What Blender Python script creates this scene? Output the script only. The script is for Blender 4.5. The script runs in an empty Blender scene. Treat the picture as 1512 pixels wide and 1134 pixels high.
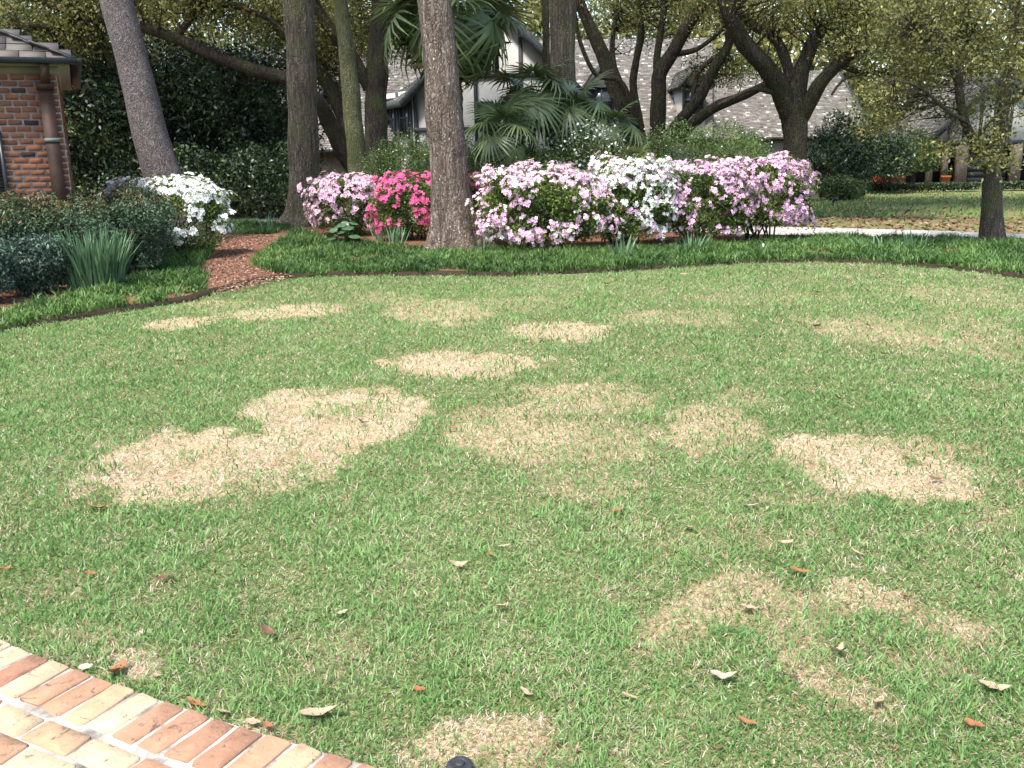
import bpy, math, random
import numpy as np
from mathutils import Vector, Matrix

R = math.radians
random.seed(11)
rng = np.random.default_rng(11)
scene = bpy.context.scene
COL = scene.collection

# ------------------------------------------------------------------ camera
W0, H0, FPX = 1512.0, 1134.0, 1386.0        # photograph size and focal length in its pixels
CAMH, TILT, ROLL = 1.75, R(14.25), R(1.0)
cam_d = bpy.data.cameras.new('camera')
cam_d.sensor_width = 36.0
cam_d.lens = FPX / W0 * 36.0
cam_d.clip_start = 0.05
cam_d.clip_end = 2000
cam = bpy.data.objects.new('camera', cam_d)
COL.objects.link(cam)
cam.matrix_world = (Matrix.Translation((0, 0, CAMH)) @ Matrix.Rotation(math.pi / 2 - TILT, 4, 'X')
                    @ Matrix.Rotation(-ROLL, 4, 'Z'))
scene.camera = cam

# ------------------------------------------------------------------ light
SUN_EL, SUN_V = R(60), Vector((-0.42, -0.62, 0))
SUN_V.normalize()
SUN_DIR = Vector((SUN_V.x * math.cos(SUN_EL), SUN_V.y * math.cos(SUN_EL), math.sin(SUN_EL)))
world = bpy.data.worlds.new('World')
scene.world = world
world.use_nodes = True
wn = world.node_tree
sky = wn.nodes.new('ShaderNodeTexSky')
sky.sky_type = 'NISHITA'
sky.sun_disc = False
sky.sun_elevation = SUN_EL
sky.sun_rotation = math.atan2(SUN_V.x, SUN_V.y)
sky.air_density = 1.0
sky.dust_density = 2.0
sky.ozone_density = 1.0
wn.links.new(sky.outputs[0], wn.nodes['Background'].inputs[0])
wn.nodes['Background'].inputs[1].default_value = 0.15
sun_d = bpy.data.lights.new('sun', 'SUN')
sun_d.energy = 2.7
sun_d.angle = R(7.0)
sun_d.color = (1.0, 0.955, 0.88)
sun = bpy.data.objects.new('sun', sun_d)
COL.objects.link(sun)
sun.rotation_euler = SUN_DIR.to_track_quat('Z', 'Y').to_euler()
sun.location = (0, -5, 30)
scene.view_settings.view_transform = 'Standard'
scene.view_settings.look = 'None'
scene.view_settings.exposure = 1.62
scene.view_settings.gamma = 1.0
scene.view_settings.use_curve_mapping = False
scene.render.engine = 'CYCLES'
scene.cycles.max_bounces = 6
scene.cycles.diffuse_bounces = 3
scene.cycles.transparent_max_bounces = 4
scene.cycles.use_adaptive_sampling = True

# ------------------------------------------------------------------ pixels to places
_f = np.array((0, math.cos(TILT), -math.sin(TILT)))
_u0 = np.array((0, math.sin(TILT), math.cos(TILT)))
_r0 = np.array((1.0, 0, 0))
_r = _r0 * math.cos(ROLL) - _u0 * math.sin(ROLL)
_u = _u0 * math.cos(ROLL) + _r0 * math.sin(ROLL)
CAMP = np.array((0, 0, CAMH))

def ray(px, py):
    return _f + (px - W0 / 2) / FPX * _r + (H0 / 2 - py) / FPX * _u

def at(px, py, Y):                       # the point seen at a pixel, Y metres out
    d = ray(px, py)
    return CAMP + d * (Y / d[1])

def terrain(y):
    return -0.6 * np.clip((np.asarray(y, float) - 26) / 14.0, 0, 1)

def G(px, py):                           # the ground point seen at a pixel
    d = ray(px, py)
    if d[2] > -0.02:
        d = d.copy(); d[2] = -0.02
    t = CAMH / -d[2]
    for _ in range(30):
        z = float(terrain(t * d[1]))
        t = (CAMH - z) / -d[2]
    return CAMP + d * t

def project(P):                          # places to pixels, arrays
    D = np.asarray(P, float) - CAMP
    w = D @ _f
    return W0 / 2 + FPX * (D @ _r) / w, H0 / 2 - FPX * (D @ _u) / w

def inside(poly, X, Y):
    poly = np.asarray(poly, float)
    res = np.zeros(len(X), bool)
    j = len(poly) - 1
    for i in range(len(poly)):
        xi, yi = poly[i][:2]; xj, yj = poly[j][:2]
        if yi != yj:
            c = ((yi > Y) != (yj > Y)) & (X < (xj - xi) * (Y - yi) / (yj - yi) + xi)
            res ^= c
        j = i
    return res

_nk = rng.normal(size=(14, 3)); _nk /= np.linalg.norm(_nk, axis=1)[:, None]
_nf = np.array([1, 1, 1.3, 1.3, 1.8, 1.8, 2.3, 2.3, 3.1, 3.1, 4.3, 4.3, 5.9, 5.9])
_np = rng.uniform(0, 6.28, 14)

def noise(P, s=1.0, off=0.0):            # smooth value about -1..1
    P = np.asarray(P, float) * s
    v = np.zeros(len(P))
    for k in range(14):
        v += np.sin((P @ _nk[k]) * _nf[k] * 2.0 + _np[k] + off * (k + 1)) / _nf[k] ** 0.8
    return v / 3.0

# ------------------------------------------------------------------ mesh helpers
def make_mesh(name, V, F, attrs=None, smooth=False):
    V = np.asarray(V, np.float32)
    if not isinstance(F, (list, tuple)):
        F = [F]
    F = [np.asarray(f, np.int32) for f in F if len(f)]
    me = bpy.data.meshes.new(name)
    me.vertices.add(len(V)); me.vertices.foreach_set('co', V.ravel())
    idx = np.concatenate([f.ravel() for f in F])
    sizes = np.concatenate([np.full(len(f), f.shape[1], np.int32) for f in F])
    starts = np.concatenate([[0], np.cumsum(sizes)[:-1]]).astype(np.int32)
    me.loops.add(len(idx)); me.loops.foreach_set('vertex_index', idx)
    me.polygons.add(len(sizes)); me.polygons.foreach_set('loop_start', starts)
    if smooth:
        me.polygons.foreach_set('use_smooth', np.ones(len(sizes), bool))
    for k, a in (attrs or {}).items():
        at_ = me.attributes.new(k, 'FLOAT', 'POINT')
        at_.data.foreach_set('value', np.asarray(a, np.float32))
    me.update(calc_edges=True)
    return me

def link(name, me, mat=None, parent=None):
    if mat is not None:
        if not me.materials:
            me.materials.append(mat)
    o = bpy.data.objects.new(name, me)
    COL.objects.link(o)
    if parent is not None:
        o.parent = parent
        o.matrix_parent_inverse = parent_world(parent).inverted()
    return o

def parent_world(o):
    m = o.matrix_basis.copy()
    if o.parent:
        m = parent_world(o.parent) @ o.matrix_parent_inverse @ m
    return m

def root(name, loc, label, cat, group=None):
    o = bpy.data.objects.new(name, None)
    o.empty_display_size = 0.2
    COL.objects.link(o)
    o.location = tuple(float(v) for v in loc)
    tag(o, label, cat, group)
    return o

def tag(o, label=None, cat=None, group=None, kind=None):
    if label: o['label'] = label
    if cat: o['category'] = cat
    if group: o['group'] = group
    if kind: o['kind'] = kind
    return o

class MB:
    """collects shapes in world space, built as one mesh"""
    def __init__(s):
        s.V = []; s.Q = []; s.T = []; s.n = 0; s.A = []
    def add(s, V, Q=None, T=None, tint=0.5):
        V = np.asarray(V, float)
        if Q is not None and len(Q): s.Q.append(np.asarray(Q, int) + s.n)
        if T is not None and len(T): s.T.append(np.asarray(T, int) + s.n)
        s.V.append(V); s.n += len(V)
        s.A.append(np.broadcast_to(np.asarray(tint, float), (len(V),)))
        return s
    def box(s, lo, hi, M=None, tint=0.5):
        x0, y0, z0 = lo; x1, y1, z1 = hi
        V = np.array([(x0,y0,z0),(x1,y0,z0),(x1,y1,z0),(x0,y1,z0),(x0,y0,z1),(x1,y0,z1),(x1,y1,z1),(x0,y1,z1)], float)
        if M is not None:
            V = V @ np.array(M.to_3x3()).T + np.array(M.translation)
        return s.add(V, [(3,2,1,0),(4,5,6,7),(0,1,5,4),(1,2,6,5),(2,3,7,6),(3,0,4,7)], tint=tint)
    def prism(s, poly, off, tint=0.5):          # a polygon of 3D points pushed along off
        P = np.asarray(poly, float); n = len(P)
        V = np.vstack([P, P + np.asarray(off, float)])
        Q = [(i, (i + 1) % n, n + (i + 1) % n, n + i) for i in range(n)]
        T = [(0, i + 1, i) for i in range(1, n - 1)] + [(n, n + i, n + i + 1) for i in range(1, n - 1)]
        return s.add(V, Q, T, tint)
    def bar(s, a, b, w, d, up=(0, 0, 1), tint=0.5):
        a = Vector(a); b = Vector(b); x = (b - a).normalized()
        y = Vector(up).cross(x)
        if y.length < 1e-4: y = Vector((1, 0, 0)).cross(x)
        y.normalize(); z = x.cross(y)
        M = Matrix((x, y, z)).transposed().to_4x4(); M.translation = a
        return s.box((0, -w / 2, -d / 2), ((b - a).length, w / 2, d / 2), M, tint)
    def tube(s, *a, **k):
        tint = k.pop('tint', 0.5)
        V, Q = tube(*a, **k)
        return s.add(V, Q, tint=tint)
    def mesh(s, name, smooth=False):
        F = []
        if s.Q: F.append(np.vstack(s.Q))
        if s.T: F.append(np.vstack(s.T))
        return make_mesh(name, np.vstack(s.V), F, {'tint': np.concatenate(s.A)}, smooth)
    def build(s, name, mat, parent=None, smooth=False):
        return link(name, s.mesh(name, smooth), mat, parent)

def smooth_path(P, Rr, step):
    P = np.asarray(P, float); Rr = np.asarray(Rr, float)
    n = len(P)
    if n == 2:
        m = max(2, int(np.linalg.norm(P[1] - P[0]) / step) + 1)
        t = np.linspace(0, 1, m)
        return P[0] + (P[1] - P[0]) * t[:, None], Rr[0] + (Rr[1] - Rr[0]) * t
    pts = []; rad = []
    E = np.vstack([2 * P[0] - P[1], P, 2 * P[-1] - P[-2]])
    for i in range(n - 1):
        p0, p1, p2, p3 = E[i], E[i + 1], E[i + 2], E[i + 3]
        m = max(2, int(np.linalg.norm(p2 - p1) / step) + 1)
        t = np.linspace(0, 1, m, endpoint=(i == n - 2))[:, None]
        pts.append(0.5 * (2 * p1 + (p2 - p0) * t + (2 * p0 - 5 * p1 + 4 * p2 - p3) * t ** 2 + (-p0 + 3 * p1 - 3 * p2 + p3) * t ** 3))
        rad.append((Rr[i] + (Rr[i + 1] - Rr[i]) * t[:, 0]))
    return np.vstack(pts), np.concatenate(rad)

def tube(P, Rr, sides=12, step=0.15, bump=0.0, bscale=3.0, flare=0.0, lobes=5, flare_h=0.6, cap=True):
    C, r = smooth_path(P, Rr, step)
    T = np.gradient(C, axis=0); T /= np.linalg.norm(T, axis=1)[:, None] + 1e-9
    ref = np.array((1.0, 0.1, 0.0)) if abs(T[0][0]) < 0.9 else np.array((0, 1.0, 0.1))
    n = len(C)
    N = np.zeros((n, 3)); v = ref
    for i in range(n):
        v = v - T[i] * (v @ T[i]); v = v / (np.linalg.norm(v) + 1e-9); N[i] = v
    B = np.cross(T, N)
    a = np.linspace(0, 2 * math.pi, sides, endpoint=False)
    ca, sa = np.cos(a), np.sin(a)
    D = N[:, None, :] * ca[None, :, None] + B[:, None, :] * sa[None, :, None]
    rr = np.repeat(r[:, None], sides, 1)
    if flare:
        h = C[:, 2] - C[:, 2].min()
        k = np.exp(-(h / flare_h) * 2.2)[:, None]
        lob = 0.55 + 0.45 * np.cos(lobes * a + 0.7 + 0.5 * np.sin(2 * a))[None, :]
        rr = rr * (1 + flare * k * lob)
    V = C[:, None, :] + D * rr[:, :, None]
    if bump:
        nz = noise(V.reshape(-1, 3), bscale, off=rng.uniform(0, 5)).reshape(n, sides)
        V = C[:, None, :] + D * (rr * (1 + bump * nz))[:, :, None]
    V = V.reshape(-1, 3)
    i = np.arange(n - 1)[:, None] * sides; j = np.arange(sides)[None, :]; j2 = (j + 1) % sides
    Q = np.stack([i + j, i + j2, i + sides + j2, i + sides + j], -1).reshape(-1, 4)
    if cap:
        V = np.vstack([V, C[-1] + T[-1] * r[-1] * 0.3])
        t = (n - 1) * sides
        Q = np.vstack([Q, [(t + k, t + (k + 1) % sides, len(V) - 1, len(V) - 1) for k in range(0)]]) if False else Q
        e = np.array([(t + k, t + (k + 1) % sides, t + (k + 2) % sides, len(V) - 1) for k in range(0, sides - 1, 2)])
        Q = np.vstack([Q, e])
    return V, Q

def unit(n, zb=0.0, zs=1.0):
    d = rng.normal(size=(n, 3)); d[:, 2] = d[:, 2] * zs + zb
    return d / (np.linalg.norm(d, axis=1)[:, None] + 1e-9)

def leaf_quads(C, L, W, zb=0.0, zs=1.0, flat=0.0, fold=0.12, tint=None):
    """one four-cornered folded leaf at each point"""
    n = len(C)
    L = np.broadcast_to(L, (n,)) * rng.uniform(0.7, 1.25, n)
    W = np.broadcast_to(W, (n,)) * rng.uniform(0.75, 1.2, n)
    d = unit(n, zb, zs)
    nr = unit(n) ; nr[:, 2] += flat
    s = np.cross(d, nr); s /= np.linalg.norm(s, axis=1)[:, None] + 1e-9
    nn = np.cross(s, d)
    f = (fold * L)[:, None] * nn
    V = np.stack([C - d * (L / 2)[:, None], C + s * (W / 2)[:, None] + f, C + d * (L / 2)[:, None], C - s * (W / 2)[:, None] + f], 1).reshape(-1, 3)
    Q = np.arange(4 * n).reshape(n, 4)
    if tint is None: tint = rng.random(n)
    return V, Q, np.repeat(tint, 4)

def blade_strips(B, L, W, az, lean, curl, tint):
    """grass blades: base, bent middle, tip"""
    n = len(B)
    h = np.stack([np.cos(az), np.sin(az), np.zeros(n)], 1)
    tw = az + rng.uniform(-1.3, 1.3, n) + math.pi / 2
    s = np.stack([np.cos(tw), np.sin(tw), np.zeros(n)], 1)
    up = np.array((0, 0, 1.0))
    m = B + (h * np.sin(lean)[:, None] + up * np.cos(lean)[:, None]) * (L * 0.55)[:, None]
    l2 = lean + curl
    t = m + (h * np.sin(l2)[:, None] + up * np.cos(l2)[:, None]) * (L * 0.45)[:, None]
    w = (W / 2)[:, None] * s
    V = np.stack([B - w * 0.8, B + w * 0.8, m + w, m - w, t], 1).reshape(-1, 3)
    k = np.arange(n)[:, None] * 5
    Q = k + np.array([[0, 1, 2, 3]]); T = k + np.array([[3, 2, 4]])
    return V, Q, T, np.repeat(tint, 5)

# ------------------------------------------------------------------ materials
class NT:
    def __init__(s, name):
        s.m = bpy.data.materials.new(name); s.m.use_nodes = True
        s.t = s.m.node_tree; s.p = s.t.nodes['Principled BSDF']; s.out = s.t.nodes['Material Output']
    def n(s, typ, **k):
        nd = s.t.nodes.new(typ)
        for a, v in k.items(): setattr(nd, a, v)
        return nd
    def l(s, a, b): s.t.links.new(a, b)
    def noise(s, scale, detail=4, vec=None, rough=0.6, dist=0.0):
        nd = s.n('ShaderNodeTexNoise'); nd.inputs['Scale'].default_value = scale
        nd.inputs['Detail'].default_value = detail; nd.inputs['Roughness'].default_value = rough
        nd.inputs['Distortion'].default_value = dist
        s.l(vec if vec is not None else s.coord(), nd.inputs['Vector'])
        return nd.outputs[0]
    def coord(s, kind='Object', scale=None):
        if not hasattr(s, '_tc'): s._tc = s.n('ShaderNodeTexCoord')
        o = s._tc.outputs[kind]
        if scale:
            mp = s.n('ShaderNodeMapping'); mp.inputs['Scale'].default_value = scale
            s.l(o, mp.inputs['Vector']); return mp.outputs[0]
        return o
    def ramp(s, fac, stops, interp='LINEAR'):
        r = s.n('ShaderNodeValToRGB'); r.color_ramp.interpolation = interp
        e = r.color_ramp.elements
        while len(e) < len(stops): e.new(0.5)
        for k, (p, c) in enumerate(stops):
            e[k].position = p
            c = c if hasattr(c, '__len__') else (c, c, c)
            e[k].color = (c[0], c[1], c[2], 1)
        s.l(fac, r.inputs[0]); return r.outputs[0]
    def mix(s, fac, a, b, mode='MIX'):
        m = s.n('ShaderNodeMix', data_type='RGBA', blend_type=mode)
        for v, i in ((fac, 0), (a, 6), (b, 7)):
            if hasattr(v, 'is_output'): s.l(v, m.inputs[i])
            elif i == 0: m.inputs[0].default_value = v
            else: m.inputs[i].default_value = (*v, 1) if len(v) == 3 else v
        return m.outputs[2]
    def attr(s, name='tint'):
        a = s.n('ShaderNodeAttribute'); a.attribute_name = name; return a.outputs['Fac']
    def base(s, c, rough=0.8, spec=0.3):
        if hasattr(c, 'is_output'): s.l(c, s.p.inputs['Base Color'])
        else: s.p.inputs['Base Color'].default_value = (*c, 1)
        s.p.inputs['Roughness'].default_value = rough
        s.p.inputs['Specular IOR Level'].default_value = spec
        return s
    def bump(s, h, strength=0.5, dist=0.02):
        b = s.n('ShaderNodeBump'); b.inputs['Strength'].default_value = strength; b.inputs['Distance'].default_value = dist
        s.l(h, b.inputs['Height']); s.l(b.outputs[0], s.p.inputs['Normal']); return s
    def translucent(s, c, fac):
        tr = s.n('ShaderNodeBsdfTranslucent')
        if hasattr(c, 'is_output'): s.l(c, tr.inputs[0])
        else: tr.inputs[0].default_value = (*c, 1)
        mx = s.n('ShaderNodeMixShader'); mx.inputs[0].default_value = fac
        s.l(s.p.outputs[0], mx.inputs[1]); s.l(tr.outputs[0], mx.inputs[2]); s.l(mx.outputs[0], s.out.inputs[0])
        return s

def leaf_mat(name, stops, rough=0.5, spec=0.3, trans=0.25):
    m = NT(name)
    c = m.ramp(m.attr(), stops)
    m.base(c, rough, spec)
    if trans: m.translucent(c, trans)
    return m.m

def plain(name, c, rough=0.7, spec=0.3, var=0.15, scale=8.0, bump=0.0, detail=5):
    m = NT(name)
    n = m.noise(scale, detail)
    lo = tuple(x * (1 - var) for x in c); hi = tuple(min(1, x * (1 + var)) for x in c)
    m.base(m.ramp(n, [(0.3, lo), (0.7, hi)]), rough, spec)
    if bump: m.bump(n, bump, 0.02)
    return m.m

def bark_mat(name, dark, mid, light, fleck=0.5, moss=0.0, stretch=0.16, sc=1.0, fleckc=(0.5, 0.47, 0.42), crack=.5, mossc=(0.085, 0.10, 0.035)):
    m = NT(name)
    v = m.coord('Object', (sc, sc, sc * stretch))
    a = m.noise(16, 8, v, 0.78, 0.5)
    b = m.noise(1.3, 3)
    c = m.ramp(a, [(0.36, dark), (0.5, mid), (0.64, light)])
    c = m.mix(m.ramp(b, [(0.35, 0.0), (0.75, 0.45)]), c, tuple(0.55 * x for x in mid))
    h = a
    if fleck:
        vo = m.n('ShaderNodeTexVoronoi'); vo.inputs['Scale'].default_value = 24 * sc
        m.l(m.coord('Object', (1, 1, 0.55)), vo.inputs['Vector'])
        f1 = m.ramp(vo.outputs['Distance'], [(0.12, 1.0), (0.3, 0.0)])
        f2 = m.ramp(m.noise(5 * sc, 4), [(0.42, 0.0), (0.62, 1.0)])
        ff = m.mix(1.0, f1, f2, 'MULTIPLY')
        ff = m.mix(1.0, ff, (fleck, fleck, fleck), 'MULTIPLY')
        c = m.mix(ff, c, fleckc)
    if moss:
        c = m.mix(m.ramp(m.noise(2.2, 4), [(0.5 - 0.3 * moss, 0.0), (0.75, 0.85)]), c, mossc)
    cr = m.n('ShaderNodeTexVoronoi', feature='DISTANCE_TO_EDGE'); cr.inputs['Scale'].default_value = 19 * sc
    dv = m.n('ShaderNodeVectorMath', operation='ADD'); m.l(m.coord('Object', (1, 1, max(.13, stretch * .9))), dv.inputs[0])
    nn = m.n('ShaderNodeTexNoise'); nn.inputs['Scale'].default_value = 7 * sc; m.l(m.coord(), nn.inputs['Vector'])
    sc_ = m.n('ShaderNodeVectorMath', operation='SCALE'); sc_.inputs['Scale'].default_value = 0.12 / sc; m.l(nn.outputs[1], sc_.inputs[0]); m.l(sc_.outputs[0], dv.inputs[1])
    m.l(dv.outputs[0], cr.inputs['Vector'])
    ck = m.ramp(cr.outputs['Distance'], [(0.0, 1.0), (0.12, 0.0)])
    c = m.mix(m.mix(1.0, ck, (crack, crack, crack), 'MULTIPLY'), c, tuple(.45 * x for x in dark))
    h = m.mix(0.3, a, m.ramp(cr.outputs['Distance'], [(0.0, 0.0), (0.25, 1.0)]))
    m.base(c, 0.9, 0.15)
    m.bump(h, 1.0, 0.06)
    return m.m

M = {}
M['mortar'] = plain('mortar', (0.31, 0.265, 0.235), 0.95, 0.1, 0.2, 20, 0.4)
M['pale_mortar'] = plain('pale_mortar', (0.31, 0.28, 0.24), 0.95, 0.1, 0.75, 9, 0.7, 10)
M['dark_metal'] = plain('dark_metal', (0.022, 0.024, 0.024), 0.5, 0.4, 0.3)
M['cream_paint'] = plain('cream_paint', (0.22, 0.195, 0.14), 0.6, 0.3, 0.12)
M['copper'] = plain('copper', (0.032, 0.016, 0.010), 0.65, 0.25, 0.5, 5)
M['verdigris'] = plain('verdigris', (0.10, 0.12, 0.115), 0.7, 0.3, 0.2)
M['black_paint'] = plain('black_paint', (0.012, 0.012, 0.014), 0.4, 0.4, 0.2)
M['plaster'] = plain('plaster', (0.43, 0.415, 0.385), 0.9, 0.1, 0.07, 4, 0.2)  # white walls, their colour lowered to carry the shade on the gable
M['timber'] = plain('timber', (0.035, 0.04, 0.042), 0.7, 0.2, 0.3)
M['glass'] = plain('glass', (0.04, 0.045, 0.05), 0.08, 0.7, 0.3, 2)
M['curtain'] = plain('curtain', (0.42, 0.42, 0.42), 0.9, 0.1, 0.1)
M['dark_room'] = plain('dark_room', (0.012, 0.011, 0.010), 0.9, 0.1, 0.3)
M['garage_brick'] = plain('garage_brick', (0.17, 0.13, 0.105), 0.95, 0.1, 0.4, 9, 0.4)
M['terracotta'] = plain('terracotta', (0.42, 0.11, 0.05), 0.8, 0.2, 0.2)
M['white_plastic'] = plain('white_plastic', (0.7, 0.7, 0.68), 0.5, 0.4, 0.05)
M['rubber'] = plain('rubber', (0.022, 0.023, 0.026), 0.55, 0.4, 0.5, 30, 0.2)

def brick_material(name, stops, stain=0.5):
    m = NT(name)
    inf = m.n('ShaderNodeObjectInfo')
    c = m.ramp(inf.outputs['Random'], stops)
    pos = m.n('ShaderNodeNewGeometry').outputs['Position']
    n1 = m.noise(22, 6, pos); n2 = m.noise(70, 3, pos)
    c = m.mix(m.ramp(n1, [(0.3, 0.0), (0.75, 0.45)]), c, m.mix(1.0, c, (0.62, 0.55, 0.5), 'MULTIPLY'))
    st = m.ramp(m.noise(17, 8, pos, rough=0.8, dist=1.0), [(0.57, 0.0), (0.63, stain)])
    c = m.mix(st, c, (0.07, 0.055, 0.045))
    c = m.mix(m.ramp(m.noise(120, 2, pos), [(0.66, 0.0), (0.72, stain * .8)]), c, (0.06, 0.05, 0.04))
    c = m.mix(m.ramp(m.noise(4.5, 5, pos, rough=.7), [(0.42, 0.0), (0.72, .45)]), c, m.mix(1.0, c, (0.5, 0.47, 0.42), 'MULTIPLY'))
    m.base(c, 0.9, 0.15); m.bump(m.mix(0.5, n1, n2), 0.7, 0.008)
    return m.m
M['wall_brick'] = brick_material('wall_brick', [(0.0, (0.035, 0.022, 0.025)), (0.07, (0.06, 0.035, 0.035)), (0.1, (0.21, 0.078, 0.042)), (0.35, (0.145, 0.068, 0.042)), (0.6, (0.22, 0.09, 0.048)), (0.8, (0.16, 0.085, 0.05)), (1.0, (0.27, 0.10, 0.048))], 0.35)
M['paver'] = brick_material('paver', [(0.0, (0.29, 0.16, 0.10)), (0.25, (0.37, 0.215, 0.135)), (0.5, (0.33, 0.185, 0.115)), (0.65, (0.40, 0.275, 0.165)), (0.82, (0.45, 0.37, 0.245)), (1.0, (0.40, 0.30, 0.19))], 0.85)
M['slate'] = (lambda m: (m.base(m.mix(m.ramp(m.noise(6, 5), [(0.35, 0.0), (0.7, 0.6)]), m.ramp(m.n('ShaderNodeObjectInfo').outputs['Random'], [(0, (0.085, 0.068, 0.062)), (0.5, (0.12, 0.108, 0.088)), (1, (0.075, 0.066, 0.066))]), (0.06, 0.05, 0.045)), 0.75, 0.3), m.m)[1])(NT('slate'))
M['shingle'] = leaf_mat('shingle', [(0, (0.055, 0.048, 0.040)), (0.35, (0.115, 0.103, 0.09)), (0.75, (0.19, 0.175, 0.155)), (1, (0.42, 0.41, 0.39))], 0.9, 0.1, 0)
M['bark_grey'] = bark_mat('bark_grey', (0.075, 0.06, 0.056), (0.165, 0.14, 0.132), (0.28, 0.245, 0.235), 0.5, 0, 0.45, 1.8, (0.42, 0.4, 0.37), crack=.15)
M['bark_fleck'] = bark_mat('bark_fleck', (0.055, 0.04, 0.03), (0.15, 0.115, 0.09), (0.29, 0.245, 0.20), 1.0, 0, 0.14, 1.0, (0.52, 0.50, 0.46))
M['bark_furrow'] = bark_mat('bark_furrow', (0.045, 0.034, 0.024), (0.125, 0.10, 0.072), (0.24, 0.20, 0.15), 0.6, 0.12, 0.10, 0.9, (0.42, 0.4, 0.35))
M['bark_moss'] = bark_mat('bark_moss', (0.014, 0.010, 0.008), (0.040, 0.031, 0.024), (0.095, 0.078, 0.062), 0.35, 0.25, 0.2, 1.3, mossc=(0.035, 0.045, 0.014))
M['bark_dark'] = bark_mat('bark_dark', (0.025, 0.018, 0.015), (0.06, 0.045, 0.038), (0.12, 0.095, 0.08), 0.1, 0.25, 0.2, 1.2)
M['bark_lichen'] = bark_mat('bark_lichen', (0.07, 0.065, 0.04), (0.15, 0.15, 0.08), (0.26, 0.26, 0.15), 0.3, 0.5, 0.3, 1.2)
M['bark_small'] = bark_mat('bark_small', (0.035, 0.028, 0.022), (0.085, 0.07, 0.055), (0.16, 0.135, 0.11), 0.4, 0.2, 0.15, 1.6)

M['oak_leaf'] = leaf_mat('oak_leaf', [(0, (0.04, 0.048, 0.014)), (0.4, (0.11, 0.12, 0.033)), (0.8, (0.22, 0.22, 0.066)), (1, (0.34, 0.30, 0.10))], 0.5, 0.3, 0.35)
M['far_leaf'] = leaf_mat('far_leaf', [(0, (0.12, 0.13, 0.045)), (0.5, (0.25, 0.25, 0.09)), (1, (0.40, 0.37, 0.16))], 0.7, 0.15, 0.4)  # distant foliage, paled in colour to stand for haze
M['dark_leaf'] = leaf_mat('dark_leaf', [(0, (0.011, 0.021, 0.009)), (0.6, (0.032, 0.055, 0.021)), (0.88, (0.068, 0.105, 0.036)), (1, (0.15, 0.19, 0.06))], 0.4, 0.4, 0.12)  # brightest stop paints sparse highlights on random leaves
M['mid_leaf'] = leaf_mat('mid_leaf', [(0, (0.025, 0.045, 0.013)), (0.5, (0.065, 0.095, 0.025)), (1, (0.15, 0.19, 0.055))], 0.5, 0.35, 0.25)
M['spirea_leaf'] = leaf_mat('spirea_leaf', [(0, (0.035, 0.065, 0.018)), (0.5, (0.11, 0.17, 0.05)), (1, (0.21, 0.28, 0.10))], 0.6, 0.2, 0.3)
M['azalea_leaf'] = leaf_mat('azalea_leaf', [(0, (0.03, 0.05, 0.012)), (0.5, (0.09, 0.14, 0.03)), (0.9, (0.20, 0.27, 0.06)), (1, (0.26, 0.25, 0.08))], 0.5, 0.3, 0.25)
M['nandina_leaf'] = leaf_mat('nandina_leaf', [(0, (0.025, 0.05, 0.025)), (0.5, (0.07, 0.12, 0.06)), (0.85, (0.13, 0.19, 0.11)), (0.90, (0.11, 0.12, 0.04)), (1, (0.17, 0.08, 0.035))], 0.5, 0.35, 0.15)
M['blue_leaf'] = leaf_mat('blue_leaf', [(0, (0.025, 0.045, 0.03)), (0.5, (0.07, 0.115, 0.08)), (1, (0.15, 0.21, 0.16))], 0.5, 0.35, 0.1)
M['iris_leaf'] = leaf_mat('iris_leaf', [(0, (0.035, 0.085, 0.038)), (0.5, (0.095, 0.18, 0.085)), (1, (0.20, 0.30, 0.16))], 0.5, 0.3, 0.2)
M['border_leaf'] = leaf_mat('border_leaf', [(0, (0.017, 0.042, 0.009)), (0.5, (0.056, 0.125, 0.024)), (1, (0.14, 0.235, 0.06))], 0.5, 0.3, 0.25)
M['palm_leaf'] = leaf_mat('palm_leaf', [(0, (0.025, 0.045, 0.015)), (0.5, (0.085, 0.125, 0.045)), (1, (0.20, 0.24, 0.10))], 0.4, 0.4, 0.2)
M['palm_dry'] = leaf_mat('palm_dry', [(0, (0.05, 0.05, 0.025)), (0.5, (0.11, 0.085, 0.045)), (1, (0.2, 0.14, 0.08))], 0.8, 0.2, 0.2)
M['palm_bright'] = leaf_mat('palm_bright', [(0, (0.09, 0.12, 0.035)), (0.5, (0.18, 0.22, 0.07)), (1, (0.30, 0.33, 0.13))], 0.5, 0.35, 0.25)
M['big_leaf'] = leaf_mat('big_leaf', [(0, (0.018, 0.042, 0.016)), (0.5, (0.04, 0.085, 0.03)), (1, (0.10, 0.17, 0.07))], 0.35, 0.45, 0.1)
M['red_shrub'] = leaf_mat('red_shrub', [(0, (0.03, 0.045, 0.015)), (0.4, (0.06, 0.07, 0.02)), (0.55, (0.35, 0.07, 0.035)), (1, (0.55, 0.12, 0.07))], 0.6, 0.2, 0.2)
M['white_bloom'] = leaf_mat('white_bloom', [(0, (0.45, 0.5, 0.40)), (1, (0.8, 0.8, 0.76))], 0.7, 0.2, 0.2)
M['lawn_blade'] = leaf_mat('lawn_blade', [(0, (0.055, 0.126, 0.034)), (0.25, (0.13, 0.248, 0.070)), (0.47, (0.25, 0.385, 0.14)), (0.5, (0.26, 0.20, 0.085)), (0.53, (0.31, 0.215, 0.115)), (0.75, (0.53, 0.425, 0.315)), (1, (0.74, 0.655, 0.545))], 0.55, 0.2, 0.4)
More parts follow.
